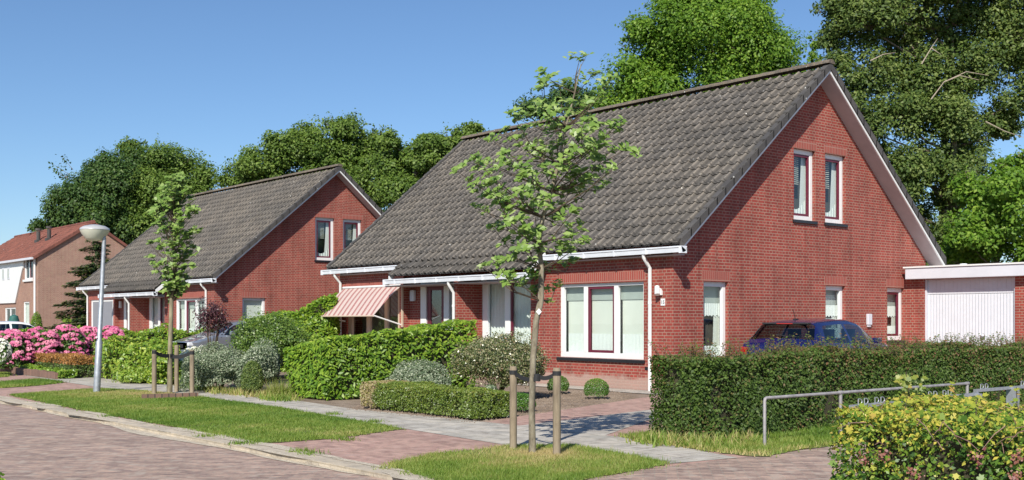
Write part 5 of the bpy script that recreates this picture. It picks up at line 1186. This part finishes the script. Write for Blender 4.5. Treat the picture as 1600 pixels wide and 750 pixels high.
bigtree('elm_tree', 'tall dark tree with visible trunks at the right, behind the garage', [(1350, 50, 58), (1440, 20, 60), (1540, 20, 65), (1620, 60, 60), (1360, 120, 52), (1440, 110, 58), (1530, 110, 55), (1600, 150, 50), (1400, 190, 50), (1480, 200, 52), (1560, 190, 30), (1420, 270, 46), (1500, 290, 50), (1430, 340, 45), (1490, 370, 50), (1340, 180, 32), (1480, -30, 70), (1360, -10, 55), (1620, -20, 60), (1580, 75, 45), (1310, 100, 28), (1460, 440, 70), (1330, 150, 30), (1350, 210, 34), (1380, 260, 40), (1400, 320, 40), (1520, 240, 42), (1570, 200, 30), (1440, 160, 50), (1470, 250, 45), (1300, 60, 26), (1300, 20, 26), (1440, 390, 50), (1488, 60, 34), (1500, 140, 26), (1480, 310, 26), (1420, 60, 34), (1330, 20, 30)], 37, 190000, .115, 'elm', 1488, 'palebark', seed=3, sub=26, stray=220, trunkr=.22, dj=.4)
for i, (x0, x1, r) in enumerate(((1470, 1484, .15), (1490, 1508, .12))):
    pts = [at(x0, 501, 38.4), at(x0+4, 330, 38.4), at((x0+x1)/2, 180, 38.5), at(x1, 20, 38.6)]; pts[0].z = 0
    mb = MB(); b0 = pts[0].copy(); mb.tube([p-b0 for p in pts], [r*1.2, r, r*.8, r*.4], 9); o = mb.build('bare_trunk', 'palebark', None, smooth=True); o.location = b0; tag(o, ('pale ivy scarred trunk at the near side of the tall right tree', 'thinner pale trunk just right of the ivy scarred one')[i], 'trunk')
mb = MB(); b0 = at(1470, 150, 35.5)
for pl in ([(1455, 155), (1475, 128), (1510, 112), (1545, 118)], [(1475, 128), (1500, 118), (1530, 125)], [(1440, 100), (1455, 75), (1465, 60)], [(1455, 75), (1470, 85)], [(1520, 290), (1560, 270), (1590, 262)], [(1540, 280), (1560, 300)], [(1540, 190), (1570, 205), (1600, 215)], [(1360, 95), (1380, 85), (1400, 82)]):
    mb.tube([at(x, y, 35.6)-b0 for x, y in pl], [.022]+[.013]*(len(pl)-2)+[.005], 5)
o = mb.build('dead_branches', M['deadwood'] if 'deadwood' in M else plain('dead_wood', (.38, .31, .24), .9)); o.location = b0; tag(o, 'bare pale dead branches among the leaves of the tall right tree', 'branches')
bigtree('hazel_thicket', 'low bright green thicket behind the garage roof', [(1500, 370, 50), (1560, 330, 62), (1610, 300, 55), (1540, 400, 50), (1600, 390, 60), (1520, 300, 32), (1590, 262, 28), (1470, 400, 26)], 33, 36000, .13, 'ash', 1560, seed=4, sub=14, stray=20, trunkr=.12)
bigtree('broadleaf_tree', 'dark tree crown behind the terraced house', [(140, 290, 60), (195, 290, 58), (110, 330, 42), (170, 340, 60), (80, 352, 20), (130, 380, 50), (215, 360, 50), (165, 262, 26), (60, 357, 12)], 82, 90000, .22, 'oak', 160, seed=5, sub=24, stray=90)
bigtree('broadleaf_tree', 'lighter domed tree right of the dark one, behind the second roof', [(250, 265, 44), (285, 280, 46), (215, 255, 34), (240, 310, 50), (300, 310, 34), (320, 280, 18), (225, 350, 50), (205, 235, 16)], 84, 65000, .22, 'olive', 250, seed=6, sub=24, stray=60)
bigtree('broadleaf_tree', 'long mid green tree behind the ridge of the second house', [(375, 275, 26), (405, 262, 34), (445, 248, 40), (490, 235, 42), (535, 225, 44), (575, 235, 42), (430, 290, 40), (510, 290, 55), (590, 290, 50), (545, 205, 22), (470, 215, 20), (350, 283, 12), (560, 340, 60), (400, 330, 60)], 60, 105000, .165, 'olive', 500, seed=7, sub=24, stray=160)
bigtree('broadleaf_tree', 'shaded hedge like trees between the two roofs', [(620, 260, 40), (660, 245, 36), (700, 232, 30), (640, 310, 50), (680, 280, 45), (725, 215, 18), (740, 205, 14), (610, 225, 20), (750, 240, 30)], 56, 60000, .155, 'olive', 650, seed=8, sub=14, stray=50)
bigtree('broadleaf_tree', 'small dark tree top behind the left end of the nearest ridge', [(850, 170, 30), (880, 155, 26), (820, 178, 22), (905, 165, 30), (860, 220, 50), (940, 170, 30)], 60, 10000, .19, 'oak', 860, seed=9, sub=10, stray=24)
# hedge-high greenery far down the street and beyond the gardens
bigtree('garden_shrubbery', 'far green shrubbery beside the terraced house gable', [(105, 512, 16), (125, 508, 14), (95, 520, 14), (140, 515, 14)], 55, 4000, .16, 'yellowgreen', 115, seed=10, sub=8, trunkr=.03)
sp_ = at(57, 505, 60); tz_ = at(57, 488, 60).z; shrub('thuja', 'narrow dark green conifer at the corner of the terraced house', 'tree', (sp_.x, sp_.y, 0), (.32, .32, tz_*.52), 3000, .1, 'ash', .4, seed=3, bulge=.05, h0=tz_*.5, low=-1)
# spruce between the houses
sb = at(150, HY, 52); t = empty('spruce_tree', 'ragged dark spruce between the terraced house and the second brick house', 'tree', (sb.x, sb.y, 0)); zt_ = at(148, 362, 52).z
mb = MB(); mb.tube([(0, 0, 0), (0, 0, zt_*.5), (0, 0, zt_)], [.14, .08, .02], 8); mb.build('trunk', 'bark', t, smooth=True)
P_, D_ = [], []; bm_ = MB()
for i in range(150):
    z = zt_*(1-(random.random())**.8*.9); f = 1-z/zt_; Lb = (.35+2.3*f)*random.uniform(.55, 1.1); a = random.uniform(0, 6.283)
    e = np.array([math.cos(a)*Lb, math.sin(a)*Lb, z+.12*Lb-.10*Lb*Lb]); s = np.array([0, 0, z]); bm_.tube([Vector(s), Vector((s+e)/2+np.array([0, 0, .05])), Vector(e)], [.025, .015, .005], 4)
    k = int(200*Lb/1.5); q = RNG.uniform(.1, 1, k)[:, None]; p = s+(e-s)*q+RNG.normal(0, .085, (k, 3))*(1.3-q)+np.array([0, 0, -.05]); P_.append(p); D_.append(np.tile(e-s, (k, 1)))
bm_.build('branches', 'bark', t); P_ = np.concatenate(P_); D_ = np.concatenate(D_); leaves('needles', P_, np.tile((0, 0, 1.), (len(P_), 1)), .16, 'spruce', t, .45, LEAF4, dirs=D_, jitter=.6)

for nm, g in (('wooden_stake', 'stakes holding the young street trees'), ('tree_tie', 'ties holding the young street trees'), ('street_tree', 'young street trees with stakes'), ('brick_house', 'matching dark red brick houses'), ('broadleaf_tree', 'trees behind the houses'), ('box_ball', 'small clipped box shrubs in the front garden'), ('low_railing', 'low galvanised railings'), ('variegated_mound', 'pale variegated bushes by the pavement'), ('leafy_perennials', 'leafy perennials by the pavement'), ('privet_shrub', 'loose green shrubs behind the laurel hedge'), ('laurel_hedge', 'laurel hedges'), ('bare_trunk', 'bare trunks at the tall right tree')):
    for o in bpy.data.objects:
        if o.parent is None and o.name.split('.')[0] == nm: o['group'] = g
